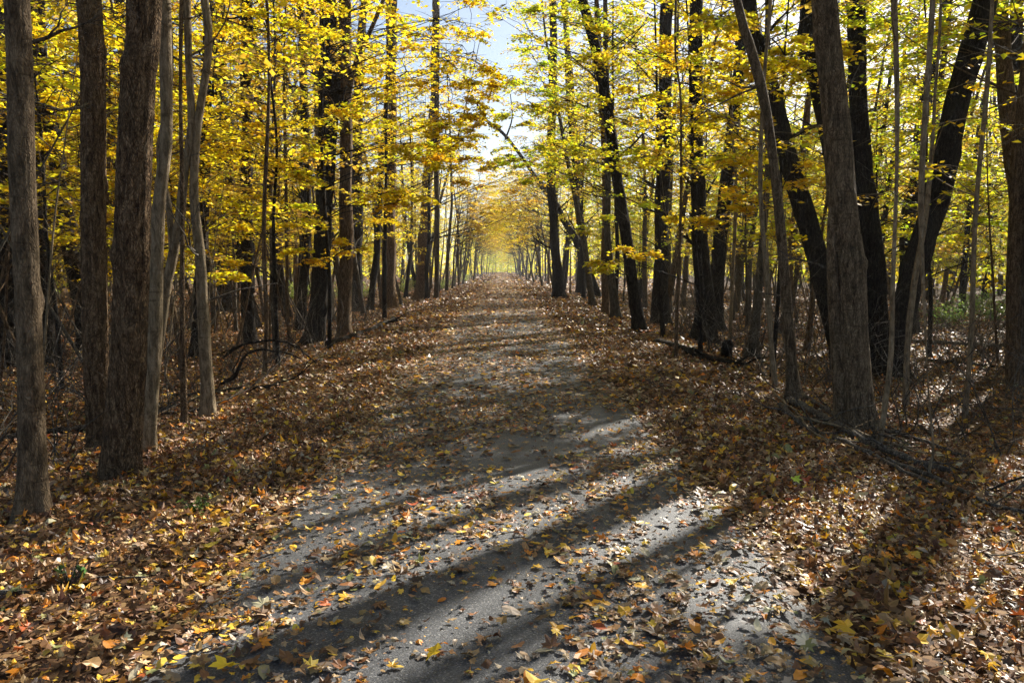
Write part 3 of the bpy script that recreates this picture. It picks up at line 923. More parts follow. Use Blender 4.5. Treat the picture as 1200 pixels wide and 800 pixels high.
cluster_tree('bright yellow maple spreading over the left rim of the trail', (385, 372), 15,
             [(500, 25, 1.1, 6), (450, 40, 1.1, 6), (540, 45, .9, 4), (480, 90, 1.0, 6), (530, 105, .8, 4), (430, 105, 1.0, 5), (500, 160, .9, 6), (545, 170, .7, 5), (460, 200, .9, 5),
              (440, 245, .8, 5), (425, 290, .6, 3), (475, 225, .7, 4), (390, 20, 1.0, 4), (395, 160, .7, 3), (550, 10, .7, 2), (555, 60, .6, 4), (560, 120, .5, 3), (535, 5, .8, 4), (520, 130, .8, 6), (545, 85, .7, 5), (515, 60, .8, 5), (535, 150, .6, 5), (525, 195, .6, 4)], 'yellow', 1)
cluster_tree('yellow maple filling the gap between the lone slender trunk and the black crooked one', (325, 395), 13,
             [(240, 20, 1.0, 5), (300, 30, 1.1, 6), (345, 50, 1.0, 5), (260, 110, .9, 5), (325, 120, 1.0, 5), (230, 170, .9, 4), (300, 190, .9, 5), (350, 190, .8, 4), (260, 250, .8, 4),
              (320, 260, .8, 4), (355, 290, .6, 3), (285, 310, .7, 3), (220, 290, .6, 3)], 'yellow', 2)
cluster_tree('yellow leaved maple behind the nearest pale and furrowed trunks', (70, 420), 12,
             [(60, 30, 1.0, 5), (130, 60, 1.0, 5), (20, 110, .8, 4), (90, 110, .9, 4), (150, 140, .8, 3), (60, 170, .9, 4), (120, 200, .8, 4), (20, 220, .7, 3), (85, 250, .7, 3), (190, 90, .8, 4), (10, 30, .8, 3)], 'yellow', 3)
cluster_tree('yellow green maple reaching a low flat branch left over the trail', (778, 360), 17,
             [(600, 185, .6, 6), (622, 178, .7, 6), (648, 170, .8, 7), (685, 160, .9, 7), (720, 175, .8, 5), (700, 210, .8, 5), (660, 120, .9, 4), (740, 235, .8, 4), (700, 60, 1.0, 4), (650, 45, .9, 3), (690, 260, .6, 3), (615, 130, .7, 3), (605, 85, .6, 3), (625, 20, .7, 3), (600, 8, .5, 2), (618, 55, .6, 3)], 'green', 4)
cluster_tree('golden maple between the leaning and the broad dark trunks right of the path', (822, 385), 14,
             [(740, 300, .55, 4), (715, 304, .45, 3), (760, 110, 1.0, 5), (800, 60, 1.0, 5), (740, 40, 1.0, 5), (800, 150, .9, 5), (760, 190, .8, 4), (850, 110, .9, 5), (840, 200, .8, 4), (790, 250, .6, 3), (850, 30, 1.0, 5)], 'yellow', 5)
cluster_tree('golden maple whose sprays hang before the dark trunks at mid right', (905, 430), 11,
             [(905, 40, .8, 5), (920, 100, .8, 5), (885, 170, .7, 4), (940, 200, .7, 4), (870, 230, .6, 3), (900, 280, .5, 2), (960, 30, .7, 4), (840, 140, .6, 3)], 'yellow', 6, w=6)
cluster_tree('green gold maple behind the slanted black trunk', (1090, 400), 16,
             [(1040, 40, 1.1, 6), (1080, 100, 1.1, 6), (1050, 170, 1.0, 6), (1130, 180, 1.0, 5), (1160, 100, 1.0, 5), (1180, 30, 1.0, 5), (1150, 260, .9, 5), (1100, 260, .8, 5), (1180, 220, .9, 5), (1170, 300, .7, 4), (1040, 260, .8, 4), (1130, 20, 1.0, 5)], 'green', 7)
cluster_tree('yellow maple over the far bend of the left rim, leaves almost touching the trail gap', (500, 332), 46,
             [(560, 200, 1.2, 5), (540, 230, 1.2, 5), (590, 215, 1.2, 5), (610, 240, 1.2, 5), (580, 250, 1.0, 4), (555, 265, 1.0, 4), (620, 205, 1.2, 5), (640, 180, 1.2, 5)], 'orange', 8, size=0.13)

cluster_tree('tall yellow maple leaning into the sky gap from the left row', (450, 345), 26,
             [(540, 20, 1.2, 5), (558, 70, 1.0, 5), (550, 115, 1.0, 5), (540, 160, 1.0, 5), (568, 150, .8, 4), (555, 5, .9, 3), (565, 185, .9, 4)], 'yellow', 9, size=0.12)
cluster_tree('tall yellow green maple leaning into the sky gap from the right row', (722, 345), 28,
             [(640, 15, 1.2, 5), (622, 60, 1.1, 5), (632, 105, 1.1, 5), (610, 140, 1.0, 5), (655, 130, 1.0, 4), (618, 190, 1.0, 4), (596, 180, .9, 4)], 'green', 10, size=0.12)

# ---------------------------------------------------------------- the wood around, from a few grown trees copied
def grow_tree(kind, total, r0, h0, R0, ns, nl, size, hue, bk, seed, srad=0.9, limbs=4, lean=0.25, side=None):
    r = np.random.default_rng(5000 + seed)
    o = root(kind, (0, 0, 0), None, None)
    pts = [np.array([0, 0, -0.3]), np.zeros(3)]
    d = np.array([r.normal(0, lean * .3), r.normal(0, lean * .3), 1.0])
    if side is not None:
        d = np.array([-0.16, 0.0, 1.0])
    n = 8
    for i in range(n):
        d = nrm(d + r.normal(0, 0.035, 3) * np.array([1, 1, 0]) + np.array([0, 0, 0.05]))
        pts.append(pts[-1] + d * total / n)
    w = Acc()
    P, RR = trunk_tube(w, np.array(pts), np.concatenate([[r0, r0], np.linspace(r0 * 0.93, r0 * 0.15, n)]), n=10, step=0.5, seed=seed, flare=.4, knots=0)
    for _ in range(limbs):
        i = int(np.argmin(np.abs(P[:, 2] - r.uniform(0.15, 0.8) * total)))
        az = r.uniform(0, 6.28)
        grow(w, P[i], [math.cos(az), math.sin(az), r.uniform(0.3, 1)], r.uniform(0.12, 0.22) * total, RR[i] * 0.35, 2, r)
    la = Acc()
    if ns:
        crown(la, w, P, h0, total, R0, R0 * 0.6, ns, nl, size, hue, r, QUAD, srad=srad, side=side)
    w.build("trunk", BARK[bk], o)
    if la.n:
        la.build("crown", M_LEAF, o, smooth=False)
    return o

def copy_tree(o):
    c = o.copy()
    col.objects.link(c)
    for ch in o.children:
        k = ch.copy()
        k.parent = c
        col.objects.link(k)
    return c

r = np.random.default_rng(42)
PROTO = {
    'tall': [grow_tree('forest_tree', 18, 0.17, 5, 3.0, 84, 60, 0.135, h, b, i, 1.1) for i, (h, b) in enumerate([('yellow', 'dark'), ('yellow', 'grey'), ('green', 'dark'), ('orange', 'brown')])],
    'under': [grow_tree('understory_maple', 8, 0.06, 1.8, 2.4, 88, 70, 0.112, h, b, 20 + i, 1.0, 2) for i, (h, b) in enumerate([('yellow', 'dark'), ('yellow', 'brown'), ('green', 'dark'), ('green', 'grey')])],
    'bare': [grow_tree('bare_tree', t, q, 7, 1.6, ns, 30, 0.14, 'orange', 'grey', 40 + i, 1.0, 9) for i, (t, q, ns) in enumerate([(16, 0.10, 14), (13, 0.07, 0), (17, 0.13, 10), (11, 0.05, 5)])],
    'pole': [grow_tree('sapling', t, q, 3, 0.9, ns, 22, 0.11, 'yellow', b, 60 + i, .7, 16, .6) for i, (t, q, ns, b) in enumerate([(6, 0.024, 8, 'grey'), (5, 0.018, 4, 'tan'), (7.5, 0.032, 10, 'brown'), (4, 0.015, 3, 'tan')])],
}
PROTO['arch'] = [grow_tree('forest_tree', 13, 0.12, 4.4, 5.4, 130, 45, 0.17, h, 'grey', 80 + i, 1.3, 2, side=math.pi) for i, h in enumerate(['orange', 'yellow'])]
used = set()
HANDXY = [(o.location.x, o.location.y) for o in col.objects if o.type == 'EMPTY' and o.get("category")]
taken = list(HANDXY)

def shades_front(x, y, hmin, hmax, R0):
    for h in np.linspace(hmin, hmax + 3, 8):
        t = (h) / SUNV[2]
        gx, gy = x - SUNV[0] * t, y - SUNV[1] * t
        if -10 < gx < 6 and -1 < gy < 30:
            return True
    return False

def place(kind, x, y, sc, label, cat, group, which=None, rot=None):
    ps = PROTO[kind]
    i = r.integers(0, len(ps)) if which is None else which
    p = ps[i]
    if (kind, i) in used:
        o = copy_tree(p)
    else:
        used.add((kind, i))
        o = p
    o.location = (x, y, float(hgt(x, y)))
    o.rotation_euler = (0, 0, r.uniform(0, 6.28) if rot is None else rot)
    o.scale = (sc * r.uniform(0.9, 1.1),) * 2 + (sc,)
    tag(o, label, cat, group)
    taken.append((x, y))
    return o

def free(x, y, d):
    return all((x - a) ** 2 + (y - b) ** 2 > d * d for a, b in taken)

def zone(x, y):
    s = 'left' if x < 0 else 'right'
    return s, ('deep in the wood' if abs(x) > 12 else 'near the trail')

def grown_here(kind, x, y, sc, seed, r0=None):
    """a tree of its own, its crown open where the sun gets through"""
    rr = np.random.default_rng(12000 + seed)
    o = root('forest_tree' if kind == 'tall' else 'understory_maple', (x, y, float(hgt(x, y))), None, None)
    total = (17 if kind == 'tall' else 8) * sc
    pts, d = [np.array([0, 0, -.3]), np.zeros(3)], np.array([rr.normal(0, .07), rr.normal(0, .07), 1.0])
    for i in range(8):
        d = nrm(d + rr.normal(0, 0.035, 3) * np.array([1, 1, 0]) + np.array([0, 0, .05]))
        pts.append(pts[-1] + d * total / 8)
    w, la = Acc(), Acc()
    r0 = r0 or (.15 if kind == 'tall' else .055) * sc
    P, RR = trunk_tube(w, np.array(pts), np.concatenate([[r0, r0], np.linspace(r0 * .93, r0 * .15, 8)]), n=12, step=.3, seed=seed, knots=2)
    hue = rr.choice(['yellow', 'green'] if x > 0 else ['yellow', 'yellow', 'orange'])
    if kind == 'tall':
        crown(la, w, P, 5, total, 3.0, 2.0, 62, 55, .14, hue, rr, QUAD, True, (x, y, float(hgt(x, y))), srad=1.1)
    else:
        crown(la, w, P, 2.2, total, 2.3, 1.4, 55, 60, .11, hue, rr, QUAD, True, (x, y, float(hgt(x, y))), srad=1.0)
    w.build('trunk', BARK[rr.choice(['dark', 'brown', 'grey'])], o)
    la.build('crown', M_LEAF, o, smooth=False)
    taken.append((x, y))
    return o

def place_or_grow(kind, x, y, sc, label, cat, group):
    if shades_front(x, y, 5, 17, 2.5):
        return tag(grown_here(kind, x, y, sc, 500 + int(y * 10)), label, cat, group)
    return place(kind, x, y, sc, label, cat, group)

# rows that follow the trail into the distance
for s in (-1, 1):
    y = 24.0
    while y < 230:
        x = s * (3.5 + r.uniform(0, 2.2) + (0.4 if s < 0 else 0))
        side = 'left' if s < 0 else 'right'
        if free(x, y, 1.0):
            if s < 0 and y > 26 and r.random() < 0.75:
                place('bare', x, y, r.uniform(.85, 1.15), 'slim bare grey tree in the distant row along the left rim of the trail', 'tree', 'bare grey trees lining the left of the trail')
            elif r.random() < 0.6:
                (place_or_grow)('tall', x + s * 0.8, y, r.uniform(.8, 1.05), f'tall yellow leaved tree in the distant row along the {side} rim of the trail', 'tree', f'leafy trees lining the {side} of the trail')
            else:
                place('bare', x, y, r.uniform(.85, 1.15), f'slim bare grey tree in the distant row along the {side} rim of the trail', 'tree', f'bare grey trees lining the {side} of the trail')
        y += r.uniform(1.6, 3.4) * (1 + y / 90)

for i, (sx, y) in enumerate([(1, 49), (1, 56), (-1, 62), (1, 66), (-1, 74), (1, 82), (-1, 92), (1, 103), (-1, 116), (1, 132), (-1, 150), (1, 170), (-1, 195)]):
    place('arch', sx * r.uniform(3.3, 4.2), y, r.uniform(.60, .72) + (y - 38) * .0022, f"orange and yellow tree arching over the far trail from the {'left' if sx < 0 else 'right'}", 'tree', f"trees arching over the far trail from the {'left' if sx < 0 else 'right'}", i % 2, (0 if sx > 0 else math.pi) + r.normal(0, .3))

own = {'tall': 0, 'under': 0}
def relabel(lab, x, y):
    far = 'far back, past where the big trunks stand' if y > 45 else 'in the middle distance' if y > 26 else 'close behind the first trunks'
    return lab + ', ' + far

for i, (x, y) in enumerate([(-7, 236), (6, 240), (-3, 262), (3.5, 258), (0, 285), (-9, 270), (9, 275), (-5, 300), (5, 305), (-1.5, 240), (2, 225), (-3.6, 215), (4, 205)]):
    place('under', x, y, r.uniform(1.2, 1.7), 'pale green tree closing the far end of the trail', 'tree', 'trees closing the far end of the trail', int(r.choice([0, 2])))
for i, (x, y) in enumerate([(9.1, 12.4), (9.5, 8), (12, 11), (15, 8.5), (17.5, 13), (14.5, 14.5), (20, 17), (11, 5.5), (22, 12), (19, 21), (8.8, 12.5)]):  # trees added beyond the right edge of view to shade bank and path
    tag(grown_here('tall', x, y, 1.0, 900 + i, .30 if i == 0 else None), 'tall yellow crowned tree added out of view on the right for its shade', 'tree', 'tall trees of the wood on the right')

def scatter(kind, n, y0, y1, xmin, dmin, sc, lab, cat, grp, which=None, xmax=70):
    c = t = 0
    while c < n and t < n * 60:
        t += 1
        y = y0 + (y1 - y0) * r.random() ** 1.25
        lim = min(xmax, 0.80 * y + 4)
        if lim <= xmin:
            continue
        x = r.uniform(xmin, lim) * r.choice([-1, 1])
        if not free(x, y, dmin):
            continue
        lane = x * math.cos(SUN_AZ) - y * math.sin(SUN_AZ)
        if -6.0 < lane < 0.6 and 0 < x < 26 and r.random() < 0.9:
            continue
        if kind in ('tall', 'under') and shades_front(x, y, 2 if kind == 'under' else 6, 8 if kind == 'under' else 17, 2.5):
            if own[kind] >= (34 if kind == 'tall' else 30):
                continue
            own[kind] += 1
            side = 'left' if x < 0 else 'right'
            o = grown_here(kind, x, y, r.uniform(*sc), own[kind] + (100 if kind == 'tall' else 0))
            tag(o, relabel(lab.format(side=side), x, y), cat, grp.format(side=side))
            c += 1
            continue
        side = 'left' if x < 0 else 'right'
        w = which(x) if which else None
        place(kind, x, y, r.uniform(*sc), relabel(lab.format(side=side), x, y), cat, grp.format(side=side), w)
        c += 1

ws = lambda x: (r.choice([0, 1, 3], p=[.5, .3, .2]) if x < 0 else r.choice([0, 1, 2], p=[.3, .2, .5]))
wu = lambda x: (r.choice([0, 1]) if x < 0 else r.choice([0, 1, 2, 3], p=[.25, .15, .35, .25]))
scatter('tall', 110, 17, 85, 5.5, 2.0, (.8, 1.15), 'tall yellow crowned tree on the {side}', 'tree', 'tall trees of the wood on the {side}', ws)
scatter('under', 130, 14, 62, 4.6, 1.7, (.75, 1.25), 'young leafy maple on the {side}', 'maple tree', 'young maples of the wood on the {side}', wu)
scatter('bare', 70, 13, 90, 5.0, 1.3, (.8, 1.1), 'thin bare grey tree on the {side}', 'tree', 'bare trees of the wood on the {side}')
scatter('pole', 190, 10, 36, 5.0, 0.7, (.7, 1.2), 'thin sparse sapling on the {side}', 'sapling', 'saplings of the forest floor on the {side}')

# the far-off wood, one mass of stems and foliage
fw, fl = Acc(), Acc()
rf = np.random.default_rng(9)
n = 1700
yy = 38 + 290 * rf.random(n) ** 1.4

xx = np.where(yy > 95, rf.uniform(7, 110, n), rf.uniform(26, 100, n)) * rf.choice([-1, 1], n)
hh = rf.uniform(11, 19, n)
t = np.linspace(0, 1, 5)
P = np.stack([xx[:, None] + rf.normal(0, .5, (n, 5)) * t, yy[:, None] + rf.normal(0, .5, (n, 5)) * t, hh[:, None] * t - 0.6], -1)
tubes(fw, P, rf.uniform(0.08, 0.22, n)[:, None] * np.linspace(1, .3, 5)[None], 5)
nl = 150
ii = np.repeat(np.arange(n), nl)
q = rf.normal(0, 1, (len(ii), 3)) * np.array([1.7, 1.7, 0])
q[:, 2] = rf.uniform(0.0, 1.05, len(ii)) ** 1.3 * hh[ii] + .1
q[:, :2] += np.stack([xx[ii], yy[ii]], 1)
cc = np.where((rf.random(len(ii)) < .6)[:, None], YEL[rf.integers(0, 5, len(ii))], GRN[rf.integers(0, 5, len(ii))])
leaves(fl, QUAD, q, rf.uniform(.3, .6, len(ii)), rf.normal(0, .5, (len(ii), 3)) + np.array([0, 0, 1]), cc, 0.2, rf)
n2_ = 16000
q = np.stack([rf.uniform(-16, 16, n2_), rf.uniform(275, 330, n2_), rf.uniform(0, 1, n2_) ** 1.2 * 13], 1)
leaves(fl, QUAD, q, rf.uniform(.4, .8, n2_), rf.normal(0, .7, (n2_, 3)) + np.array([0, -.3, .7]), GRN[rf.integers(0, 5, n2_)], 0.2, rf)
far = fw.build("distant_woods", BARK['grey'])
tag(far, "hazy distant wood of grey stems and yellow foliage", "woods", kind="stuff")
k = fl.build("foliage", M_LEAF, far, smooth=False)
k["kind"] = "stuff"

# ---------------------------------------------------------------- fallen wood
def fallen(name, label, cat, px, w0, w1, bk, lift=0.03, side=2, seed=0, arch=None, group=None, z=None):
    r = np.random.default_rng(7000 + seed)
    pts = []
    for i, q in enumerate(px):
        g = ground_at(q[0], q[1])
        if len(q) > 2:                       # a raised point: given at a fixed distance
            g = at_depth(q[0], q[1], q[2])
        else:
            g[2] = hgt(g[0], g[1]) + lift
        pts.append(g)
    pts = np.array(pts)
    o = np.array([pts[0][0], pts[0][1], hgt(pts[0][0], pts[0][1])])
    acc = Acc()
    P, RR = spline(pts - o, np.linspace(w0, w1, len(pts)), 0.1)
    P = P + r.normal(0, 0.006, P.shape)
    tubes(acc, P[None], RR[None] * r.uniform(.9, 1.1, (1, len(P))), 10 if w0 > 0.02 else 6)
    for _ in range(side):
        i = r.integers(len(P) // 4, len(P) - 1)
        az = math.atan2(*(P[i] - P[i - 1])[[1, 0]]) + r.choice([-1, 1]) * r.uniform(.4, 1)
        grow(acc, P[i], [math.cos(az), math.sin(az), r.uniform(0.05, .5)], r.uniform(.3, .9), max(0.006, RR[i] * .5), 1, r, up=0.0, kink=.4)
    ob = acc.build(name, BARK[bk])
    ob.location = o
    return tag(ob, label, cat, group)

fallen('fallen_log', 'dark rotting log lying behind the nearest trunks on the left', 'log', [(-20, 525), (60, 512), (150, 500), (235, 487)], .055, .045, 'dark', .05, 1, 1)
fallen('fallen_log', 'dark log end lying between the lone slender trunk and the black crooked trunk', 'log', [(200, 468), (260, 462), (330, 456)], .04, .03, 'dark', .04, 2, 2)
fallen('fallen_branch', 'curved fallen branch arching over the leaves left of the path', 'branch', [(262, 420), (275, 408, 9.5), (290, 402, 9.5), (320, 399, 9.5), (345, 405, 9.4), (372, 428)], .022, .010, 'dark', .02, 4, 3)
fallen('fallen_branch', 'second curved branch just under the arching one on the left', 'branch', [(258, 452), (276, 440, 9), (285, 420, 9), (300, 410, 9), (330, 412, 9), (352, 420, 9)], .024, .009, 'dark', .02, 3, 4)
fallen('fallen_log', 'black mossy log along the left edge of the path bank', 'log', [(385, 408), (412, 399), (440, 388), (462, 376)], .09, .07, 'dark', .07, 4, 5)
fallen('fallen_log', 'dark log lying along the right bank before the flared trunk', 'log', [(770, 404), (800, 412), (830, 424), (868, 432)], .08, .06, 'dark', .06, 3, 6)
fallen('stump', 'low broken dark stump beside the log on the right bank', 'stump', [(851, 418), (852, 404, 12.5)], .12, .09, 'dark', 0, 0, 16)
fallen('fallen_log', 'long pale log lying flat far back at the right', 'log', [(1060, 404), (1120, 407), (1215, 411)], .09, .06, 'wood', .08, 2, 7)
fallen('fallen_log', 'thin dark log just in front of the long pale one', 'log', [(1085, 425), (1140, 430), (1180, 434)], .04, .03, 'dark', .05, 1, 17)
fallen('fallen_branch', 'long grey root-like branch running along the right bank below the thick trunk', 'branch', [(925, 476), (965, 496), (1020, 528), (1070, 550), (1112, 562)], .045, .02, 'wood', .07, 6, 8)
fallen('fallen_branch', 'grey branch lying next to the long root-like one, nearer the path', 'branch', [(915, 480), (945, 508), (1000, 530), (1050, 556), (1090, 575)], .03, .012, 'wood', .06, 6, 9)
fallen('fallen_branch', 'grey branch crossing behind the foot of the thick scarred trunk', 'branch', [(940, 470), (990, 500), (1060, 520), (1130, 545)], .028, .012, 'wood', .08, 6, 10)
fallen('fallen_branch', 'thin forked grey branch resting across the long root-like one', 'branch', [(930, 500), (985, 512), (1045, 534), (1082, 546)], .018, .008, 'tan', .10, 6, 18)
fallen('fallen_branch', 'pale curved twig hanging over the fallen branches by the slender pale pole', 'branch', [(905, 468), (930, 490), (955, 520), (985, 530)], .014, .006, 'tan', .09, 5, 19)
fallen('fallen_branch', 'grey branch ending in leaves nearest the path at the right verge', 'branch', [(1040, 548), (1100, 572), (1160, 600), (1215, 610)], .022, .01, 'wood', .06, 4, 20)
fallen('fallen_branch', 'thin dark branch lifted off the litter at the right edge', 'branch', [(1095, 592), (1130, 584, 5.1), (1165, 572, 5.1), (1200, 558, 5.1), (1230, 548, 5.1)], .01, .007, 'dark', .02, 2, 11)
fallen('fallen_branch', 'pale stick lying in the bright leaves at the bottom right', 'branch', [(1130, 640), (1175, 670), (1220, 700)], .008, .006, 'wood', .03, 1, 12)
fallen('fallen_branch', 'dark stick lying in the leaves at the bottom left', 'branch', [(-10, 708), (30, 706), (74, 703)], .012, .009, 'wood', .04, 0, 13)
fallen('fallen_branch', 'thin stick on the litter beside the green seedling', 'branch', [(100, 686), (150, 688), (186, 692)], .006, .004, 'wood', .045, 0, 14)
fallen('fallen_branch', 'dark stick from the big furrowed trunk across the litter', 'branch', [(60, 570), (90, 556), (125, 548)], .012, .006, 'dark', .03, 1, 15)
for i in range(60):
    sd_ = r.choice([-1, 1])
    x = sd_ * r.uniform(3.2, 9)
    y = r.uniform(5, 18)
    L_ = r.uniform(.5, 1.8)
    az = r.normal(1.57, .9)
    acc = Acc()
    rr_ = r.uniform(.006, .018)
    grow(acc, [0, 0, rr_ * 2], [math.cos(az), math.sin(az), 0.05], L_, rr_, 1, np.random.default_rng(i), up=0.05, kink=.25)
    ob = acc.build('fallen_stick', BARK['wood'])
    ob.location = (x, y, float(hgt(x, y)) + .05)
    tag(ob, f"thin dead stick lying on the litter under the trees on the {'left' if sd_ < 0 else 'right'} side", 'stick', f"sticks on the {'left' if sd_ < 0 else 'right'} forest floor")

# bare brush: knee-high tangles of twigs
BR = []
for i in range(5):
    acc = Acc()
    rb = np.random.default_rng(800 + i)
    for _ in range(rb.integers(5, 9)):
        az = rb.uniform(0, 6.28)
        grow(acc, [rb.normal(0, .08), rb.normal(0, .08), -.05], [math.cos(az) * .6, math.sin(az) * .6, 1], rb.uniform(.5, 1.3), .007, 2, rb, up=.1, kink=.35)
    BR.append(acc.mesh('bare_shrub', BARK['wood']))
cnt = 0
while cnt < 190:
    s = r.choice([-1, 1])
    y = r.uniform(6.5, 30)
    x = s * r.uniform(3.6 if s < 0 else 3.9, min(14, .75 * y + 1))
    ob = bpy.data.objects.new('bare_shrub', BR[r.integers(0, 5)])
    ob.location = (x, y, float(hgt(x, y)))
    ob.rotation_euler = (0, 0, r.uniform(0, 6.28))
    ob.scale = (r.uniform(.8, 2.0),) * 3
    col.objects.link(ob)
    tag(ob, f"bare twiggy shrub on the forest floor on the {'left' if s < 0 else 'right'} side", 'shrub', f"bare shrubs of the {'left' if s < 0 else 'right'} forest floor")
    cnt += 1

# green undergrowth
GREEN = np.array([[.12, .20, .04], [.16, .24, .05], [.22, .28, .06], [.09, .15, .03]])
def bush(label, px, py, rad, h, n, size, seed, cols=GREEN, shape=SPADE, cat='shrub', name='green_shrub', group=None):
    r = np.random.default_rng(8000 + seed)
    g = ground_at(px, py)
    o = root(name, (g[0], g[1], float(hgt(g[0], g[1]))), label, cat, group)
    la, wa = Acc(), Acc()
    m = 16
    az = r.uniform(0, 6.28, m)
    tt = np.linspace(0, 1, 4)
    rr = rad * r.uniform(.3, 1, m)
    P = np.stack([np.cos(az)[:, None] * rr[:, None] * tt ** .8, np.sin(az)[:, None] * rr[:, None] * tt ** .8, (h * r.uniform(.5, 1, m))[:, None] * tt ** .8], -1)
    tubes(wa, P, np.tile(np.linspace(.006, .002, 4), (m, 1)), 3)
    k = r.integers(0, m, n)
    u = r.uniform(.25, 1, n)
    pos = np.stack([np.cos(az[k]) * rr[k] * u ** .8, np.sin(az[k]) * rr[k] * u ** .8, P[k, -1, 2] * u ** .8], 1) + r.normal(0, rad * .09, (n, 3))
    pos[:, 2] = np.maximum(pos[:, 2], .02)
    leaves(la, shape, pos, size * r.uniform(.6, 1.3, n), r.normal(0, .5, (n, 3)) + np.array([0, 0, 1]), cols[r.integers(0, len(cols), n)] * r.uniform(.8, 1.2, (n, 1)), .3, r)
    wa.build("stem", BARK['wood'], o)
    la.build("foliage", M_LEAF, o, smooth=False)

LG = np.array([[.32, .40, .08], [.25, .34, .06], [.40, .42, .12]])
for i, (a, b, rd, h, lb) in enumerate([(400, 357, 1.1, 1.6, 'light green shrub behind the smooth grey brown trunk'), (475, 345, 1.0, 1.3, 'light green shrub at the foot of the tan sunlit trunk'),
                                       (520, 340, 1.2, 1.2, 'low green shrub at the left trail rim past the tan trunk'), (545, 331, 1.6, 1.5, 'green shrub where the left row of grey trees begins'),
                                       (428, 350, 1.0, 1.2, 'light green shrub between the dark trunks left of the path'), (350, 352, 1.2, 1.2, 'pale green shrub behind the black crooked trunk')]):
    bush(lb, a, b, rd, h, 900, .10, i, LG)
for i, (a, b, lb) in enumerate([(1110, 385, 'dull green shrub far back beyond the pale log'), (1170, 380, 'grey green shrub far back near the right edge'), (1150, 372, 'low green shrub between the far saplings at the right')]):
    bush(lb, a, b, 1.1, 1.1, 500, .11, 20 + i, GREEN * 1.4)
bush('ferny dark green tuft in the litter at the lower left', 229, 604, .10, .10, 130, .035, 30, GREEN * .7, QUAD, 'plant', 'green_tuft')
bush('small green seedling with round leaves at the bottom left', 82, 690, .09, .13, 16, .055, 31, np.array([[.10, .20, .06], [.14, .25, .09]]), OVAL, 'plant', 'seedling')

# single leaves that stand out
def one_leaf(label, px, py, size, c, seed, up=.05, tilt=.35, shape=MAPLE):
    r = np.random.default_rng(9000 + seed)
    g = ground_at(px, py)
    acc = Acc()
    leaves(acc, shape, np.zeros((1, 3)), np.array([size]), np.array([[r.normal(0, tilt), -abs(r.normal(0, tilt)), 1]]), np.array([c]), .45, r)
    o = acc.build('fallen_leaf', M_LITTER, smooth=False)
    o.location = (g[0], g[1], float(hgt(g[0], g[1])) + up)
    tag(o, label, 'leaf')
one_leaf('fresh yellow green maple leaf on the right bank beside the asphalt', 931, 576, .10, (.42, .55, .04), 1, .09)
one_leaf('upright golden leaf standing in the litter left of the path', 267, 630, .09, (.75, .45, .02), 2, .09, .9)
one_leaf('golden leaf on the asphalt near the middle of the path', 663, 650, .10, (.70, .40, .02), 3)
one_leaf('crumpled golden leaf cluster on the shaded asphalt at the lower right', 992, 748, .13, (.75, .42, .02), 4)
one_leaf('golden leaf lying on the asphalt right of centre', 826, 650, .10, (.72, .42, .02), 5)
one_leaf('golden leaf at the very bottom of the path', 510, 778, .12, (.78, .50, .02), 6)
one_leaf('large pale tan leaf on the shaded asphalt at the lower left', 308, 720, .12, (.50, .45, .28), 7)
one_leaf('pale curled leaf on the shaded asphalt right of the bright patch', 945, 766, .12, (.50, .45, .32), 8)
one_leaf('bright yellow leaf at the bottom left of the asphalt', 265, 794, .12, (.85, .58, .02), 9)

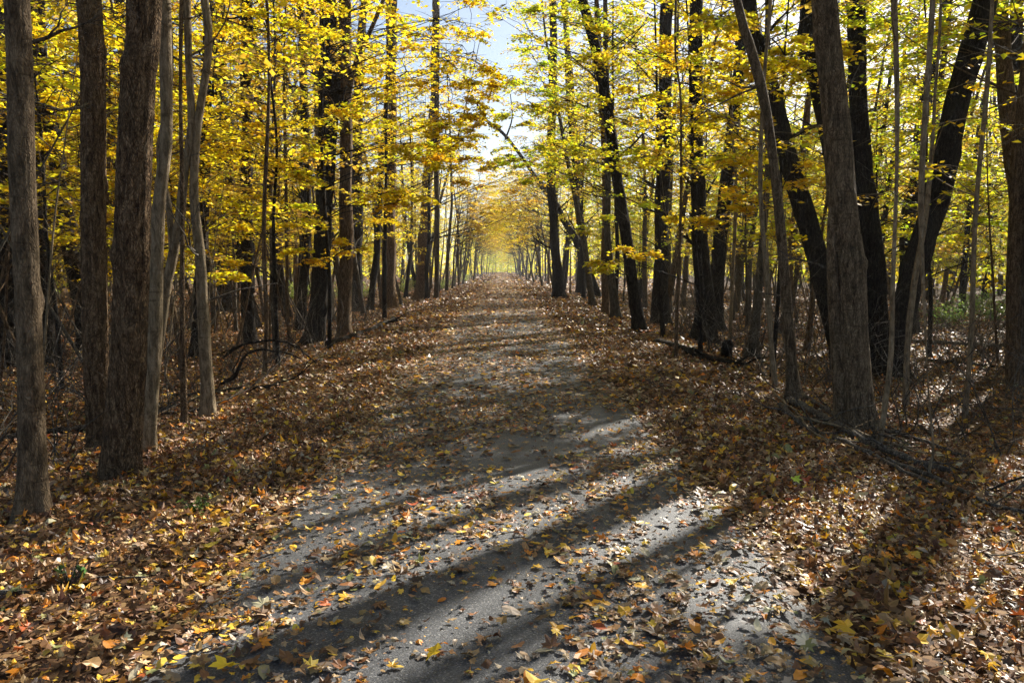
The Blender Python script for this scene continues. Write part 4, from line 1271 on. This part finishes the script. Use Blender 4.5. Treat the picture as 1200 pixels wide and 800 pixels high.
# each copied plant gets a label that says where it stands
LAND = [(38, 'nearest pale scarred trunk'), (150, 'big furrowed trunk'), (240, 'lone pale slender trunk'), (372, 'black crooked trunk'), (494, 'tan sunlit trunk'),
        (660, 'trunk before the arch'), (745, 'dark trunk leaning left'), (800, 'flared black trunk'), (926, 'slender pale pole'), (1003, 'thick scarred trunk'),
        (1070, 'slanted black trunk'), (1195, 'bowed right-edge trunk')]
ORD = ['', 'second', 'third', 'fourth', 'fifth', 'sixth', 'seventh', 'eighth', 'ninth', 'tenth', 'eleventh', 'twelfth', 'thirteenth', 'fourteenth', 'fifteenth', 'sixteenth', 'seventeenth', 'eighteenth', 'nineteenth', 'twentieth', 'twenty-first', 'twenty-second', 'twenty-third', 'twenty-fourth', 'twenty-fifth', 'twenty-sixth', 'outermost']
PHRASE = [('bare shrubs', 'bare twiggy shrub'), ('saplings of', 'thin sparse sapling'), ('young maples', 'young maple'), ('tall trees', 'tall yellow tree'),
          ('bare trees', 'thin bare grey tree'), ('bare grey trees lining', 'bare rim tree'), ('leafy trees lining', 'leafy rim tree'),
          ('trees arching', 'arching golden tree'), ('trees closing', 'small pale tree'), ('sticks on', 'thin dead stick')]
CMI = CM.T
bins = {}
for o in col.objects:
    g_ = o.get('group')
    if not g_ or o.parent:
        continue
    ph = next((p for k_, p in PHRASE if g_.startswith(k_)), None)
    if ph is None:
        continue
    d = CMI @ (np.array(o.location) - np.array([0, 0, CAMH]))
    px = CX + FPX * d[0] / max(0.1, -d[2])
    y = o.location.y
    px = min(max(px, -300), 1500)
    lx, ln = min(LAND, key=lambda q: abs(q[0] - px))
    rel = ('in front of' if y < 7 else 'behind') if abs(px - lx) < 16 else ('left of' if px < lx else 'right of')
    band = 'close by' if y < 14 else 'midway' if y < 22 else 'farther back' if y < 36 else 'far back' if y < 80 else 'at the trail end'
    bins.setdefault((ph, ln, rel, band), []).append((abs(px - lx), o))
for (ph, ln, rel, band), lst in bins.items():
    lst.sort(key=lambda q: q[0])
    for i, (_, o) in enumerate(lst):
        o['label'] = (ORD[min(i, 26)] + ' ' + ph + ' ' + rel + ' the ' + ln + ', ' + band).strip().replace('in front of', 'before')

# haze hanging under the trees
bm_v = []
x0, x1, y0, y1, z0, z1 = -520, 520, -45, 1250, -3, 40
HZD = 0.0005
HAZE = True
if HAZE:
    a = Acc()
    v = np.array([[x, y, z] for z in (z0, z1) for y in (y0, y1) for x in (x0, x1)])
    a.add(v, np.array([[0, 2, 3, 1], [4, 5, 7, 6], [0, 1, 5, 4], [2, 6, 7, 3], [0, 4, 6, 2], [1, 3, 7, 5]]))
    m, nt, out = mat_new("haze")
    pv = nt.nodes.new("ShaderNodeVolumePrincipled")
    pv.inputs["Color"].default_value = (0.88, 0.93, 1.0, 1)
    pv.inputs["Density"].default_value = HZD
    pv.inputs["Anisotropy"].default_value = 0.2
    nt.links.new(pv.outputs[0], out.inputs["Volume"])
    hz = a.build("haze", m, smooth=False)
    tag(hz, "thin pale air between the far trees", "haze", kind="stuff")
